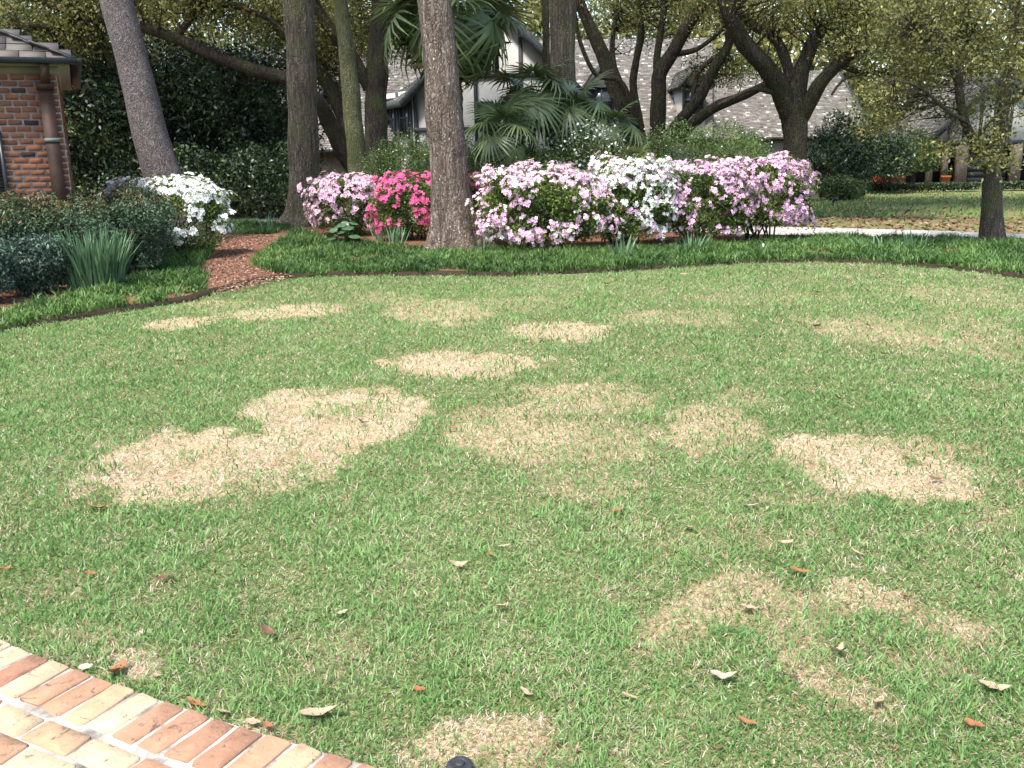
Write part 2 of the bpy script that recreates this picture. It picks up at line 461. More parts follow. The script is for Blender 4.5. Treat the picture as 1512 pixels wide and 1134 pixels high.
def petal_mat(name, edge, mid, throat):
    m = NT(name)
    inf = m.n('ShaderNodeObjectInfo')
    c = m.ramp(m.attr(), [(0, throat), (0.35, mid), (1, edge)])
    c = m.mix(m.ramp(inf.outputs['Random'], [(0, 0.0), (1, 0.35)]), c, tuple(min(1, x * 1.15 + 0.05) for x in edge))
    m.base(c, 0.6, 0.2); m.translucent(c, 0.25); return m.m
M['petal_white'] = petal_mat('petal_white', (0.84, 0.84, 0.81), (0.80, 0.80, 0.76), (0.62, 0.66, 0.42))
M['petal_pale'] = petal_mat('petal_pale', (0.78, 0.52, 0.66), (0.74, 0.44, 0.60), (0.60, 0.20, 0.38))
M['petal_lilac'] = petal_mat('petal_lilac', (0.76, 0.49, 0.68), (0.70, 0.39, 0.60), (0.50, 0.16, 0.36))
M['petal_hot'] = petal_mat('petal_hot', (0.76, 0.12, 0.32), (0.68, 0.07, 0.25), (0.5, 0.03, 0.14))
M['petal_coral'] = petal_mat('petal_coral', (0.70, 0.18, 0.24), (0.62, 0.11, 0.17), (0.45, 0.05, 0.08))

def lawn_material():
    m = NT('lawn_thatch')
    a = m.attr('dead')
    n1 = m.noise(55, 5, rough=0.7); n2 = m.noise(9, 4)
    green = m.ramp(n1, [(0.3, (0.045, 0.06, 0.02)), (0.5, (0.12, 0.145, 0.05)), (0.66, (0.28, 0.25, 0.13))])
    tan = m.ramp(n1, [(0.3, (0.13, 0.09, 0.05)), (0.48, (0.34, 0.26, 0.15)), (0.68, (0.56, 0.46, 0.30))])
    f = m.n('ShaderNodeMath', operation='ADD'); m.l(a, f.inputs[0])
    g = m.n('ShaderNodeMath', operation='MULTIPLY_ADD'); m.l(n2, g.inputs[0]); g.inputs[1].default_value = 0.6; g.inputs[2].default_value = -0.3
    m.l(g.outputs[0], f.inputs[1])
    m.base(m.mix(m.ramp(f.outputs[0], [(0.2, 0.0), (0.7, 1.0)]), green, tan), 0.95, 0.1)
    m.bump(n1, 0.8, 0.02); return m.m
M['lawn'] = lawn_material()
def mulch_material():
    m = NT('mulch')
    n1 = m.noise(38, 6, rough=0.75, dist=0.6); n2 = m.noise(3, 3)
    c = m.ramp(n1, [(0.28, (0.035, 0.018, 0.012)), (0.46, (0.15, 0.07, 0.042)), (0.6, (0.27, 0.14, 0.085)), (0.75, (0.44, 0.30, 0.21))])
    c = m.mix(m.ramp(n2, [(0.4, 0.0), (0.7, 0.4)]), c, (0.12, 0.06, 0.04))
    m.base(c, 0.95, 0.1); m.bump(n1, 1.0, 0.03); return m.m
M['mulch'] = mulch_material()
M['mulch_chip'] = leaf_mat('mulch_chip', [(0, (0.07, 0.038, 0.026)), (0.5, (0.20, 0.108, 0.072)), (0.85, (0.31, 0.18, 0.125)), (1, (0.46, 0.35, 0.27))], 0.9, 0.1, 0)
def ground_material():
    m = NT('far_grass')
    n1 = m.noise(6, 7, rough=0.75); n2 = m.noise(0.5, 4)
    c = m.ramp(n1, [(0.3, (0.075, 0.08, 0.026)), (0.5, (0.15, 0.15, 0.055)), (0.7, (0.25, 0.21, 0.10))])
    c = m.mix(m.ramp(n2, [(0.42, 0.0), (0.62, 0.55)]), c, (0.10, 0.14, 0.05))
    m.base(c, 0.95, 0.1); m.bump(n1, 0.6, 0.04); return m.m
M['ground'] = ground_material()
M['concrete'] = plain('concrete', (0.33, 0.31, 0.285), 0.9, 0.15, 0.3, 2.5, 0.3, 8)
M['dry_leaf'] = leaf_mat('dry_leaf', [(0, (0.06, 0.03, 0.02)), (0.3, (0.16, 0.075, 0.04)), (0.6, (0.23, 0.135, 0.09)), (1, (0.36, 0.27, 0.19))], 0.6, 0.3, 0.1)
for nm, c in (('leaf_tan', (0.40, 0.28, 0.18)), ('leaf_rust', (0.30, 0.115, 0.05)), ('leaf_brown', (0.14, 0.07, 0.04)), ('leaf_pale', (0.40, 0.32, 0.235))):
    mm = NT(nm); nz = mm.noise(60, 4)
    cc = mm.ramp(nz, [(0.3, tuple(x * 0.7 for x in c)), (0.7, tuple(min(1, x * 1.15) for x in c))])
    mm.base(cc, 0.5, 0.3); mm.translucent(cc, 0.1); M[nm] = mm.m

# ================================================================== the setting
def sheet(name, poly, z, mat, edge=0.0, n=1):
    """a flat polygon given by world points, with an optional edge dropping down"""
    P = np.array([(p[0], p[1], z) for p in poly])
    mb = MB()
    import mathutils
    tris = mathutils.geometry.tessellate_polygon([[Vector(p) for p in P]])
    T = []
    for t in tris:
        a, b, c = (P[i] for i in t)
        T.append(t if np.cross(b - a, c - a)[2] > 0 else t[::-1])
    mb.add(P, None, T)
    if edge:
        k = len(P)
        V = np.vstack([P, P - (0, 0, edge)])
        mb.add(V, [(i, (i + 1) % k, k + (i + 1) % k, k + i) for i in range(k)])
    o = mb.build(name, mat)
    o['kind'] = 'structure'
    return o

# ground out to the horizon
ys = np.concatenate([np.linspace(-30, 26, 8), np.linspace(28, 42, 8), np.linspace(60, 900, 8)])
xs = np.linspace(-700, 700, 15)
GX, GY = np.meshgrid(xs, ys)
GV = np.stack([GX.ravel(), GY.ravel(), terrain(GY.ravel()) - 0.03], 1)
nx = len(xs)
GQ = [(j * nx + i, j * nx + i + 1, (j + 1) * nx + i + 1, (j + 1) * nx + i) for j in range(len(ys) - 1) for i in range(nx - 1)]
o = link('ground', make_mesh('ground', GV, np.array(GQ), smooth=True), M['ground']); o['kind'] = 'structure'

CURVE = np.array([(-400, 575), (-200, 530), (-80, 508), (0, 492), (60, 480), (150, 466), (240, 452), (290, 444), (320, 434), (360, 424), (400, 414), (440, 410), (540, 407), (640, 407),
                  (760, 408), (900, 402), (1000, 396), (1100, 389), (1200, 387), (1280, 389), (1400, 397), (1512, 412), (1600, 424), (1800, 460)], float)
edge_w = [G(*p) for p in CURVE]
WALK_A, WALK_B = G(0, 958)[:2], G(420, 1110)[:2]         # lawn edge of the brick walk
wd = (WALK_B - WALK_A) / np.linalg.norm(WALK_B - WALK_A)  # along the edge
wnrm = np.array((wd[1], -wd[0]))                          # away from the lawn
if wnrm[1] > 0: wnrm = -wnrm
wbend = lambda s: -0.016 * (s - 0.6) ** 2 * 2.0           # the slight curve of the edge

# dead patches, as outlines on the lawn:  (px, py, rx, ry, turn, strength)
PATCH = [(278, 692, 172, 52, -3, 1.0), (450, 650, 80, 34, -10, .95), (400, 682, 115, 44, -8, .95), (500, 608, 136, 34, -3, 1.0), (560, 622, 70, 32, -8, .9),
         (675, 539, 126, 20, 0, 1.0), (830, 490, 78, 15, 0, .88), (655, 463, 88, 19, 0, .62), (570, 440, 60, 10, 0, .35), (420, 462, 105, 11, -3, .75), (268, 478, 66, 8, -4, .85), (330, 450, 60, 8, 0, .45),
         (860, 590, 105, 26, 3, .62), (760, 645, 110, 48, 5, .66), (890, 655, 90, 40, 0, .5), (1050, 640, 90, 38, 0, .62), (1090, 590, 50, 16, 0, .5), (870, 715, 90, 28, 5, .4),
         (1265, 690, 120, 42, 6, .95), (1360, 708, 108, 34, 3, .92), (1185, 668, 50, 24, 0, .85), (1310, 665, 140, 18, 3, .65),
         (1060, 890, 90, 40, -18, .72), (1000, 930, 50, 40, 0, .55), (1180, 900, 70, 28, 0, .65), (1290, 885, 90, 26, 8, .8), (1400, 925, 90, 28, 18, .66), (1185, 965, 60, 40, 20, .62), (1260, 1030, 90, 30, 22, .7), (1370, 980, 80, 30, 10, .4),
         (720, 1078, 90, 24, 0, .95), (640, 1110, 75, 28, -10, .85), (790, 1120, 70, 22, 0, .7), (205, 985, 36, 22, 0, .9), (120, 940, 60, 18, 0, .5), (370, 1075, 70, 18, 20, .6),
         (1300, 490, 130, 22, 6, .5), (1220, 478, 40, 10, 0, .5), (1440, 500, 90, 40, 10, .4), (1000, 470, 110, 14, 0, .45), (1430, 440, 120, 16, 6, .4), (1120, 440, 130, 12, 0, .3), (760, 450, 100, 12, 0, .35),
         (1480, 770, 60, 25, 0, .4), (1180, 740, 80, 18, 0, .35), (480, 960, 70, 30, 0, .3), (1050, 800, 120, 25, 0, .28), (90, 870, 60, 25, 0, .3), (450, 1000, 60, 20, 0, .35)]

def dead(P):
    px, py = project(P)
    v = np.zeros(len(P))
    wob = noise(P, 1.7) * 0.10 + noise(P, 5.5, 2.0) * 0.16 + noise(P, 13, 4.0) * 0.20
    for cx, cy, rx, ry, t, s in PATCH:
        c, sn = math.cos(R(t)), math.sin(R(t))
        dx, dy = px - cx, py - cy
        r = np.sqrt(((dx * c + dy * sn) / rx) ** 2 + ((-dx * sn + dy * c) / ry) ** 2) + wob
        v = np.maximum(v, s * np.clip((1.15 - r) / 0.34, 0, 1))
    return v

def on_walk(P, pad=0.0):
    d = P[:, :2] - WALK_A
    s = d @ wd
    return (d @ wnrm) > wbend(s) - pad

def on_lawn(P):
    px, py = project(P)
    return (py > np.interp(px, CURVE[:, 0], CURVE[:, 1]) + 1.0)

# the lawn itself: a finely divided sheet, thatch under the blades
lx = np.arange(-9.5, 9.6, 0.09); ly = np.arange(1.5, 15.6, 0.09)
LX, LY = np.meshgrid(lx, ly)
LV = np.stack([LX.ravel(), LY.ravel(), np.zeros(LX.size)], 1)
LV[:, 2] = 0.008 * noise(LV, 3.0) + 0.004 * noise(LV, 9.0)
d0 = np.hypot(LV[:, 0] + 0.18, LV[:, 1] - 2.39)
LV[:, 2] -= 0.03 * np.exp(-(d0 / 0.16) ** 2)
nl = len(lx)
j, i = np.meshgrid(np.arange(len(ly) - 1), np.arange(nl - 1), indexing='ij')
LQ = np.stack([j * nl + i, j * nl + i + 1, (j + 1) * nl + i + 1, (j + 1) * nl + i], -1).reshape(-1, 4)
cen = LV[LQ].mean(1)
keep = on_lawn(cen + (0, -0.06, 0)) & ~on_walk(cen, -0.05)
o = link('lawn', make_mesh('lawn', LV, LQ[keep], {'dead': dead(LV)}, smooth=True), M['lawn']); o['kind'] = 'structure'

# blades
def lawn_blades():
    Bs = []
    cells = 0.25
    for y in np.arange(1.6, 15.2, cells):
        dens = 16500 * (2.5 / max(y, 2.3)) ** 1.55
        half = 0.63 * y + 0.4
        for sd in (-1, 1):               # thinner blades go on past the edges of the view
            m = int(dens * .42 * cells * 2.2)
            Bs.append(np.stack([sd * rng.uniform(half, half + 2.2, m), rng.uniform(y, y + cells, m), np.zeros(m)], 1))
        n = int(dens * cells * 2 * half)
        Bs.append(np.stack([rng.uniform(-half, half, n), rng.uniform(y, y + cells, n), np.zeros(n)], 1))
    B = np.vstack(Bs)
    B = B[on_lawn(B) & ~on_walk(B + rng.normal(0, .012, B.shape), -0.004)]
    hole = np.hypot(B[:, 0] + 0.18, B[:, 1] - 2.37) > 0.05
    bare = (noise(B, 9.0, 1.3) > 0.35) & (np.hypot((B[:, 0] + 0.2) / 1.3, B[:, 1] - 2.55) < 0.16)
    B = B[hole]
    n = len(B)
    d = dead(B)
    dist = np.linalg.norm(B[:, :2], axis=1)
    sc = np.clip((dist / 3.0) ** 0.55, 0.9, 2.4) * np.where(np.abs(B[:, 0]) > 0.63 * B[:, 1] + .4, 1.4, 1.0)
    clump = noise(B, 4.0, 0.7)
    tone = noise(B, 0.55, 3.1)
    pd = 0.345 + 0.12 * noise(B, 1.1, 5.0) + 0.2 * np.clip(noise(B, 8.0, 2.0), -1, 1) + 0.08 * np.clip((B[:, 0]) / 6, -1, 1)
    pd = np.clip(pd, 0.06, 1) * (1 - d) + d * np.clip(0.90 - 0.28 * np.clip(noise(B, 3.2, 8.0), 0, 1), 0, 1)
    isd = rng.random(n) < pd
    tint = np.where(isd, 0.53 + 0.47 * np.clip(rng.normal(0.38 + .14 * d, 0.24, n), 0, 1),
                    0.46 * np.clip(rng.normal(0.56 + 0.12 * tone + 0.12 * clump, 0.22, n), 0, 1))
    warm = isd & (d > 0.1) & (d < 0.75) & (rng.random(n) < 0.45)
    tint[warm] = rng.uniform(0.5, 0.62, warm.sum())
    brown = isd & (d > .4) & (noise(B, 4.5, 9.0) > .25) & (rng.random(n) < .5)
    tint[brown] = rng.uniform(0.5, 0.66, brown.sum())
    L = rng.uniform(0.018, 0.040, n) * (1 + 0.35 * clump) * np.where(isd, 0.95, 1.12) * sc ** 0.35
    Wd = rng.uniform(0.003, 0.0064, n) * np.where(isd, 0.62, 1.0) * sc
    lean = np.where(isd, rng.uniform(0.7, 1.5, n), np.abs(rng.normal(0.75, 0.35, n)))
    lean = np.clip(lean, 0.05, 1.5)
    curl = np.minimum(rng.uniform(-0.1, 0.7, n), 1.62 - lean)
    B[:, 2] = 0.002 + np.where(isd, rng.uniform(0, 0.012, n), rng.uniform(0, 0.012, n))
    dm = np.hypot(B[:, 0] + 0.18, B[:, 1] - 2.39); B[:, 2] -= 0.03 * np.exp(-(dm / 0.16) ** 2)
    az = rng.uniform(0, 6.283, n)
    V, Q, T, tt = blade_strips(B, L, Wd, az, lean, curl, tint)
    o = link('lawn_grass', make_mesh('lawn_grass', V, [Q, T], {'tint': tt}), M['lawn_blade'])
    tag(o, 'short green lawn grass with straw coloured dead patches', 'grass', kind='stuff')
lawn_blades()

# raised planting bed of mulch beyond the lawn, and the driveway behind it
DRIVE_LO = [(-300, 333), (0, 331), (300, 329), (440, 331), (760, 338), (1000, 346), (1190, 351), (1300, 353), (1512, 357), (1800, 366)]
DRIVE_HI = [(-300, 322), (0, 320), (300, 319), (440, 321), (760, 326), (1000, 332), (1190, 337), (1350, 341), (1512, 347), (1800, 356)]
bed_poly = [G(*p) for p in CURVE] + [G(*p) for p in DRIVE_LO[::-1]]
sheet('mulch_bed', bed_poly, 0.045, M['mulch'], 0.07)
M['soil'] = plain('soil', (0.035, 0.026, 0.018), 0.95, 0.05, 0.4, 30, 0.6)
soil_edge = MB()
for a_, b_ in zip(edge_w[:-1], edge_w[1:]):
    t_ = (b_ - a_) / np.linalg.norm(b_ - a_); n_ = np.array((-t_[1], t_[0], 0))
    soil_edge.add([a_ - n_ * .012 + (0, 0, -.02), b_ - n_ * .012 + (0, 0, -.02), b_ - n_ * .006 + (0, 0, .05), a_ - n_ * .006 + (0, 0, .05), b_ + n_ * .15 + (0, 0, .053), a_ + n_ * .15 + (0, 0, .053)], [(0, 1, 2, 3), (3, 2, 4, 5)])
soil_edge.build('bed_edge', M['soil'])['kind'] = 'structure'
sheet('driveway', [G(*p) for p in DRIVE_LO] + [G(*p) for p in DRIVE_HI[::-1]], 0.02, M['concrete'], 0.09)

def scatter_poly(poly_px, dens, z):
    W = np.array([G(*p)[:2] for p in poly_px])
    lo, hi = W.min(0), W.max(0)
    n = int(dens * (hi[0] - lo[0]) * (hi[1] - lo[1]))
    P = np.stack([rng.uniform(lo[0], hi[0], n), rng.uniform(lo[1], hi[1], n), np.full(n, z)], 1)
    return P[inside(W, P[:, 0], P[:, 1])]

# strap-leaved border grass
def border(name, polys, label, dens=270):
    mb = MB()
    for poly in polys:
        C = scatter_poly(poly, dens, 0.045)
        C = C[noise(C, 2.2, 4.0) > -0.75]
        nb = 12
        n = len(C) * nb
        B = np.repeat(C, nb, 0); B[:, :2] += rng.normal(0, 0.03, (n, 2))
        vig = np.repeat(0.85 + 0.4 * noise(C, 1.9, 1.0) + rng.uniform(-0.3, 0.3, len(C)), nb)
        L = rng.uniform(0.06, 0.165, n) * vig
        tint = np.clip(np.repeat(0.5 + 0.3 * noise(C, 1.1, 6.0) + rng.normal(0, .12, len(C)), nb) + rng.normal(0, 0.2, n), 0, 1)
        V, Q, T, tt = blade_strips(B, L, rng.uniform(0.008, 0.016, n), rng.uniform(0, 6.283, n),
                                   rng.uniform(0.05, 0.75, n), rng.uniform(0.3, 1.1, n), tint)
        mb.add(V, Q, T, tt)
    o = mb.build(name, M['border_leaf'])
    tag(o, label, 'border grass', kind='stuff')
border('border_grass', [[(-150, 524), (0, 492), (60, 479), (150, 465), (240, 451), (300, 436), (306, 414), (292, 402), (306, 388), (320, 366), (300, 362), (250, 380), (215, 408), (165, 432), (90, 452), (0, 472), (-150, 500)]],
       'low green border grass edging the shrub bed beside the brick building')
border('border_grass', [[(374, 394), (378, 382), (416, 360), (440, 344), (480, 356), (560, 368), (640, 372), (740, 376), (860, 376), (1000, 370), (1120, 362), (1190, 354), (1300, 355), (1512, 360), (1650, 364), (1750, 449), (1600, 424), (1512, 412), (1400, 397), (1280, 389), (1200, 387), (1100, 389), (1000, 396), (900, 402), (760, 408), (640, 407), (540, 407), (440, 410), (410, 408), (384, 400)]],
       'low green border grass in front of the pink azaleas')
border('border_grass', [[(300, 350), (322, 350), (400, 349), (432, 342), (424, 333), (300, 331)]],
       'patch of low green border grass between the mulch path and driveway')

# bark chips on the path and bed
def chips():
    C = np.vstack([scatter_poly([(322, 440), (440, 414), (372, 398), (362, 388), (372, 372), (425, 350), (325, 350), (322, 380), (300, 402)], 900, 0.05),
                   scatter_poly([(-100, 490), (0, 470), (110, 445), (230, 405), (240, 380), (-100, 420)], 500, 0.05),
                   scatter_poly([(1475, 385), (1600, 390), (1600, 362), (1470, 366)], 500, 0.05)])
    V, Q, t = leaf_quads(C, 0.05, 0.016, zs=0.25, flat=1.5, fold=0.03)
    o = link('bark_chips', make_mesh('bark_chips', V, Q, {'tint': t}), M['mulch_chip'])
    tag(o, 'reddish brown bark chips strewn over the path and bed', 'mulch', kind='stuff')
chips()

def litter():
    C = np.vstack([scatter_poly([(1150, 337), (1512, 345), (1800, 352), (1800, 330), (1512, 321), (1180, 317)], 75, 0.0),
                   scatter_poly([(1180, 318), (1800, 330), (1800, 284), (1180, 279)], 5, 0.0),
                   scatter_poly([(1190, 350), (1512, 357), (1512, 347), (1190, 337)], 7, 0.03)])
    C[:, 2] += np.maximum(terrain(C[:, 1]), -0.6) - 0.012
    V, Q, t = leaf_quads(C, 0.10, 0.055, zs=0.25, flat=1.4, fold=0.05)
    o = link('leaf_litter', make_mesh('leaf_litter', V, Q, {'tint': t * 0.8}), M['dry_leaf'])
    tag(o, 'brown fallen leaf litter along the far side of the driveway', 'leaf litter', kind='stuff')
litter()
# short grass tufts on the lawn across the driveway
def far_tufts():
    C = np.vstack([scatter_poly([(1180, 318), (1800, 330), (1800, 284), (1180, 279)], 30, 0.0), scatter_poly([(1180, 319), (1310, 318), (1300, 306), (1180, 304)], 180, 0.0)])
    n = len(C)
    C[:, 2] = terrain(C[:, 1]) - 0.03
    V, Q, T, t = blade_strips(C, rng.uniform(0.06, 0.13, n), rng.uniform(0.02, 0.05, n), rng.uniform(0, 6.28, n), rng.uniform(0.1, 1.0, n), rng.uniform(0, 0.6, n), np.where(rng.random(n) < 0.75, rng.uniform(0, 0.3, n), rng.uniform(0.5, 0.6, n)))  # tints held low, putting the shade across the driveway into the colour
    o = link('far_lawn_grass', make_mesh('far_lawn_grass', V, [Q, T], {'tint': t}), M['lawn_blade'])
    tag(o, 'olive and straw coloured grass across the driveway', 'grass', kind='stuff')
far_tufts()

# ------------------------------------------------------------------ brick walk
def brick_mesh(l, w, h, k):
    """a worn brick, centred, bevelled and slightly uneven"""
    r = np.random.default_rng(k)
    b = 0.0035; V = []
    for z, ins in ((0, 0.0), (h - b, 0.0), (h, b)):
        x, y = l / 2 - ins, w / 2 - ins
        c = 0.007
        for sx, sy in ((1, 1), (-1, 1), (-1, -1), (1, -1)):
            pts = [(sx * x, sy * (y - c)), (sx * (x - c), sy * y)]
            if sx * sy < 0: pts = pts[::-1]
            for p in pts: V.append((p[0] + r.normal(0, .0022), p[1] + r.normal(0, .0022), z + r.normal(0, .0015)))
    Q = []
    for a in (0, 8):
        Q += [(a + i, a + (i + 1) % 8, a + 8 + (i + 1) % 8, a + 8 + i) for i in range(8)]
    V.append((0, 0, h)); T = [(16 + i, 16 + (i + 1) % 8, 24) for i in range(8)]
    me = make_mesh('brick', V, [np.array(Q), np.array(T)]); return me

walk_poly = []
for s in np.linspace(-1.2, 2.2, 18):
    p = WALK_A + wd * s + wnrm * (wbend(s) + 0.004); walk_poly.append(p)
for s in (2.2, -1.2):
    walk_poly.append(WALK_A + wd * s + wnrm * 1.3)
walk = sheet('brick_walkway', walk_poly, 0.0265, M['pale_mortar'], 0.05)
pmesh = [brick_mesh(0.207, 0.093, 0.032, k) for k in range(6)]
fmesh = [brick_mesh(0.198, 0.100, 0.032, 20 + k) for k in range(6)]
for me in pmesh + fmesh: me.materials.append(M['paver'])
def put(name, me, loc, rot, parent):
    o = bpy.data.objects.new(name, me); COL.objects.link(o); o.parent = parent
    o.matrix_parent_inverse = parent_world(parent).inverted()
    o.location = loc; o.rotation_euler = rot
    return o
ang = math.atan2(wd[1], wd[0])
s = -0.95; k = 0
while s < 1.95:
    p = WALK_A + wd * s + wnrm * (wbend(s) + 0.108)
    put('brick', pmesh[k % 6], (p[0], p[1], 0.0 + rng.uniform(-.002, .003)), (rng.normal(0, .012), rng.normal(0, .012), ang + math.pi / 2 + rng.normal(0, .02) + (math.pi if rng.random() < .5 else 0)), walk)
    s += 0.107 + rng.uniform(-.002, .004); k += 1
for row in range(8):
    s = -1.0 + (0.105 if row % 2 else 0) + rng.uniform(-.02, .02)
    while s < 1.9:
        p = WALK_A + wd * s + wnrm * (wbend(s) + 0.292 + row * 0.112)
        put('brick', fmesh[k % 6], (p[0], p[1], -0.001 + rng.uniform(-.002, .002)), (rng.normal(0, .008), rng.normal(0, .008), ang + rng.normal(0, .012) + (math.pi if rng.random() < .5 else 0)), walk)
        s += 0.212 + rng.uniform(-.003, .003); k += 1

# ------------------------------------------------------------------ fallen leaves on the lawn, each one a thing
def curled_leaf(L, Wd, curl, k):
    r = np.random.default_rng(100 + k)
    n = 9; V = []; Q = []
    for i in range(n):
        t = i / (n - 1)
        w = Wd / 2 * math.sin(math.pi * min(1, 0.04 + t * 0.98) ** 0.85) ** 0.8 + 0.0012
        x = (t - 0.5) * L
        z = curl * L * (t - 0.5) ** 2 * 2.2 + r.normal(0, .0015)
        for sgn, zz in ((-1, 0.28 * abs(curl) + .10), (0, 0), (1, 0.28 * abs(curl) + .10)):
            V.append((x, sgn * w * r.uniform(.9, 1.05), z + zz * w * 2 + (0 if sgn else -.0)))
    for i in range(n - 1):
        for c in range(2):
            a = i * 3 + c; Q.append((a, a + 1, a + 4, a + 3))
    me = make_mesh('fallen_leaf', V, np.array(Q), smooth=True)
    return me
LEAVES = [  # px, py, length px, turn, curl, material, label
    (472, 1066, 50, 8, .5, 'leaf_tan', 'broad tan dry leaf cupped over grass near the brick walkway'),
    (176, 1000, 40, 80, .6, 'leaf_rust', 'upright rusty curled leaf in straw tuft beside the brick walkway'),
    (292, 1050, 40, -38, .2, 'leaf_rust', 'long reddish leaf strip lying across the walkway edge bricks'),
    (398, 1085, 22, -50, .5, 'leaf_rust', 'small rust red leaf at the walkway edge'),
    (622, 1030, 20, -30, .7, 'leaf_rust', 'small bright orange leaf above the black sprinkler head'),
    (778, 1034, 26, -50, .4, 'leaf_tan', 'slim tan leaf in grass beside the black sprinkler head'),
    (677, 844, 26, 10, .9, 'leaf_tan', 'arched greyish tan leaf on open lawn'),
    (725, 828, 18, -60, .4, 'leaf_rust', 'slim orange leaf beside an arched tan leaf'),
    (506, 916, 18, 30, .7, 'leaf_pale', 'small whitish curled leaf on green lawn'),
    (398, 943, 24, -30, .6, 'leaf_brown', 'dark brown curled leaf on green lawn'),
    (245, 862, 22, 20, .5, 'leaf_brown', None), (10, 848, 16, 60, .5, 'leaf_rust', None), (208, 945, 14, 80, .5, 'leaf_pale', 'tiny pale leaf upright above the straw tuft by the walkway'),
    (148, 757, 34, 20, .7, 'leaf_rust', 'long reddish brown leaf below the largest straw patch'),
    (136, 856, 16, 0, .5, 'leaf_rust', None), (1108, 755, 24, -2, .4, 'leaf_pale', 'pale flat oval leaf lying on open green lawn'),
    (1160, 810, 22, 5, .6, 'leaf_tan', 'greyish pink oval leaf on green lawn'), (1268, 826, 24, -45, .5, 'leaf_tan', 'slim orange tan leaf lying aslant on the lawn'),
    (1180, 853, 26, -8, .5, 'leaf_rust', 'bright orange brown leaf above a straw ring patch'), (1108, 908, 26, -20, .5, 'leaf_tan', 'dull pinkish tan leaf inside the straw ring patch'),
    (1237, 972, 28, 40, .9, 'leaf_tan', 'pale rolled leaf standing up in the straw ring patch'), (1070, 1012, 36, -15, .8, 'leaf_pale', 'large pale crumpled leaf in green grass'),
    (1298, 1046, 26, 50, .5, 'leaf_tan', 'tan oval leaf at the edge of a straw patch'), (1468, 1028, 40, -12, .6, 'leaf_tan', 'wide tan leaf half buried in grass with a stalk'),
    (1438, 1082, 28, -50, .4, 'leaf_rust', 'rusty orange leaf in thick green grass'), (1104, 1078, 28, -30, .6, 'leaf_rust', 'dark red narrow leaf in thick green grass'),
    (1058, 1117, 18, 10, .5, 'leaf_brown', None), (1172, 1010, 14, -40, .5, 'leaf_brown', None), (1336, 890, 14, 80, .5, 'leaf_rust', None),
    (1240, 594, 16, 0, .6, 'leaf_brown', None), (1306, 527, 14, 0, .6, 'leaf_brown', None), (1306, 592, 10, 0, .6, 'leaf_rust', None), (1207, 486, 14, 10, .6, 'leaf_brown', None),
    (1208, 435, 14, 5, .5, 'leaf_brown', None), (1382, 715, 18, -25, .6, 'leaf_brown', 'dark brown leaf lying on the slanting straw patch'), (536, 630, 16, -10, .7, 'leaf_brown', 'dark curled leaf lying on the straw patch joined to the largest one'), (670, 638, 12, 10, .5, 'leaf_rust', 'small orange leaf at the rim of the faint central straw patch'),
    (898, 422, 12, 0, .5, 'leaf_rust', 'small rusty leaf close to the border grass below the white azalea'), (266, 538, 12, 0, .6, 'leaf_brown', None), (550, 704, 14, 60, .6, 'leaf_brown', None), (910, 762, 18, 10, .5, 'leaf_rust', None),
    (1018, 787, 16, 0, .5, 'leaf_tan', None), (930, 1040, 24, -30, .4, 'leaf_tan', 'slim tan leaf sunk in green grass right of the sprinkler head'), (740, 904, 20, 20, .5, 'leaf_tan', None), (745, 815, 18, 20, .4, 'leaf_pale', 'small pale leaf just beside a slim orange leaf'),
    (128, 995, 18, 20, .3, 'leaf_pale', None), (148, 985, 14, 60, .3, 'leaf_pale', None), (330, 1062, 20, -10, .3, 'leaf_tan', 'EDGE'), (375, 1078, 22, -12, .3, 'leaf_tan', 'EDGE'), (235, 1008, 18, -20, .3, 'leaf_tan', 'EDGE'), (800, 505, 10, 0, .4, 'leaf_brown', None), (1352, 462, 10, 0, .4, 'leaf_brown', None), (1010, 408, 10, 0, .4, 'leaf_tan', 'small tan leaf close to the border grass below the lilac azaleas'),
]
NAMES = {'leaf_brown': ('small dark brown leaf scattered on the lawn', 'dark leaves scattered on the lawn'),
         'leaf_rust': ('small rusty leaf scattered on the lawn', 'rusty leaves scattered on the lawn'),
         'leaf_tan': ('small tan leaf scattered on the lawn', 'tan leaves scattered on the lawn'),
         'leaf_pale': ('small pale leaf lying near the walkway edge', 'pale leaves scattered on the lawn')}
for k, (px, py, lpx, turn, curl, mt, label) in enumerate(LEAVES):
    g = G(px, py)
    wdep = (g - CAMP) @ _f
    L = max(0.035, lpx * wdep / FPX * 1.1)
    curl *= .6
    me = curled_leaf(L, L * (0.28 if 'slim' in (label or '') or 'long' in (label or '') or 'narrow' in (label or '') else rng.uniform(.42, .58)), curl, k)
    o = link('fallen_leaf', me, M[mt])
    zz = 0.027
    o.location = (g[0], g[1], zz); o.rotation_euler = (rng.normal(0, .15) - 0.12, rng.normal(0, .12), R(turn) * 1.0)
    if label == 'EDGE': tag(o, 'tan leaf scrap lying along the walkway edge bricks', 'leaf', 'leaf scraps along the walkway edge')
    elif label: tag(o, label, 'leaf')
    else: tag(o, NAMES[mt][0], 'leaf', NAMES[mt][1])

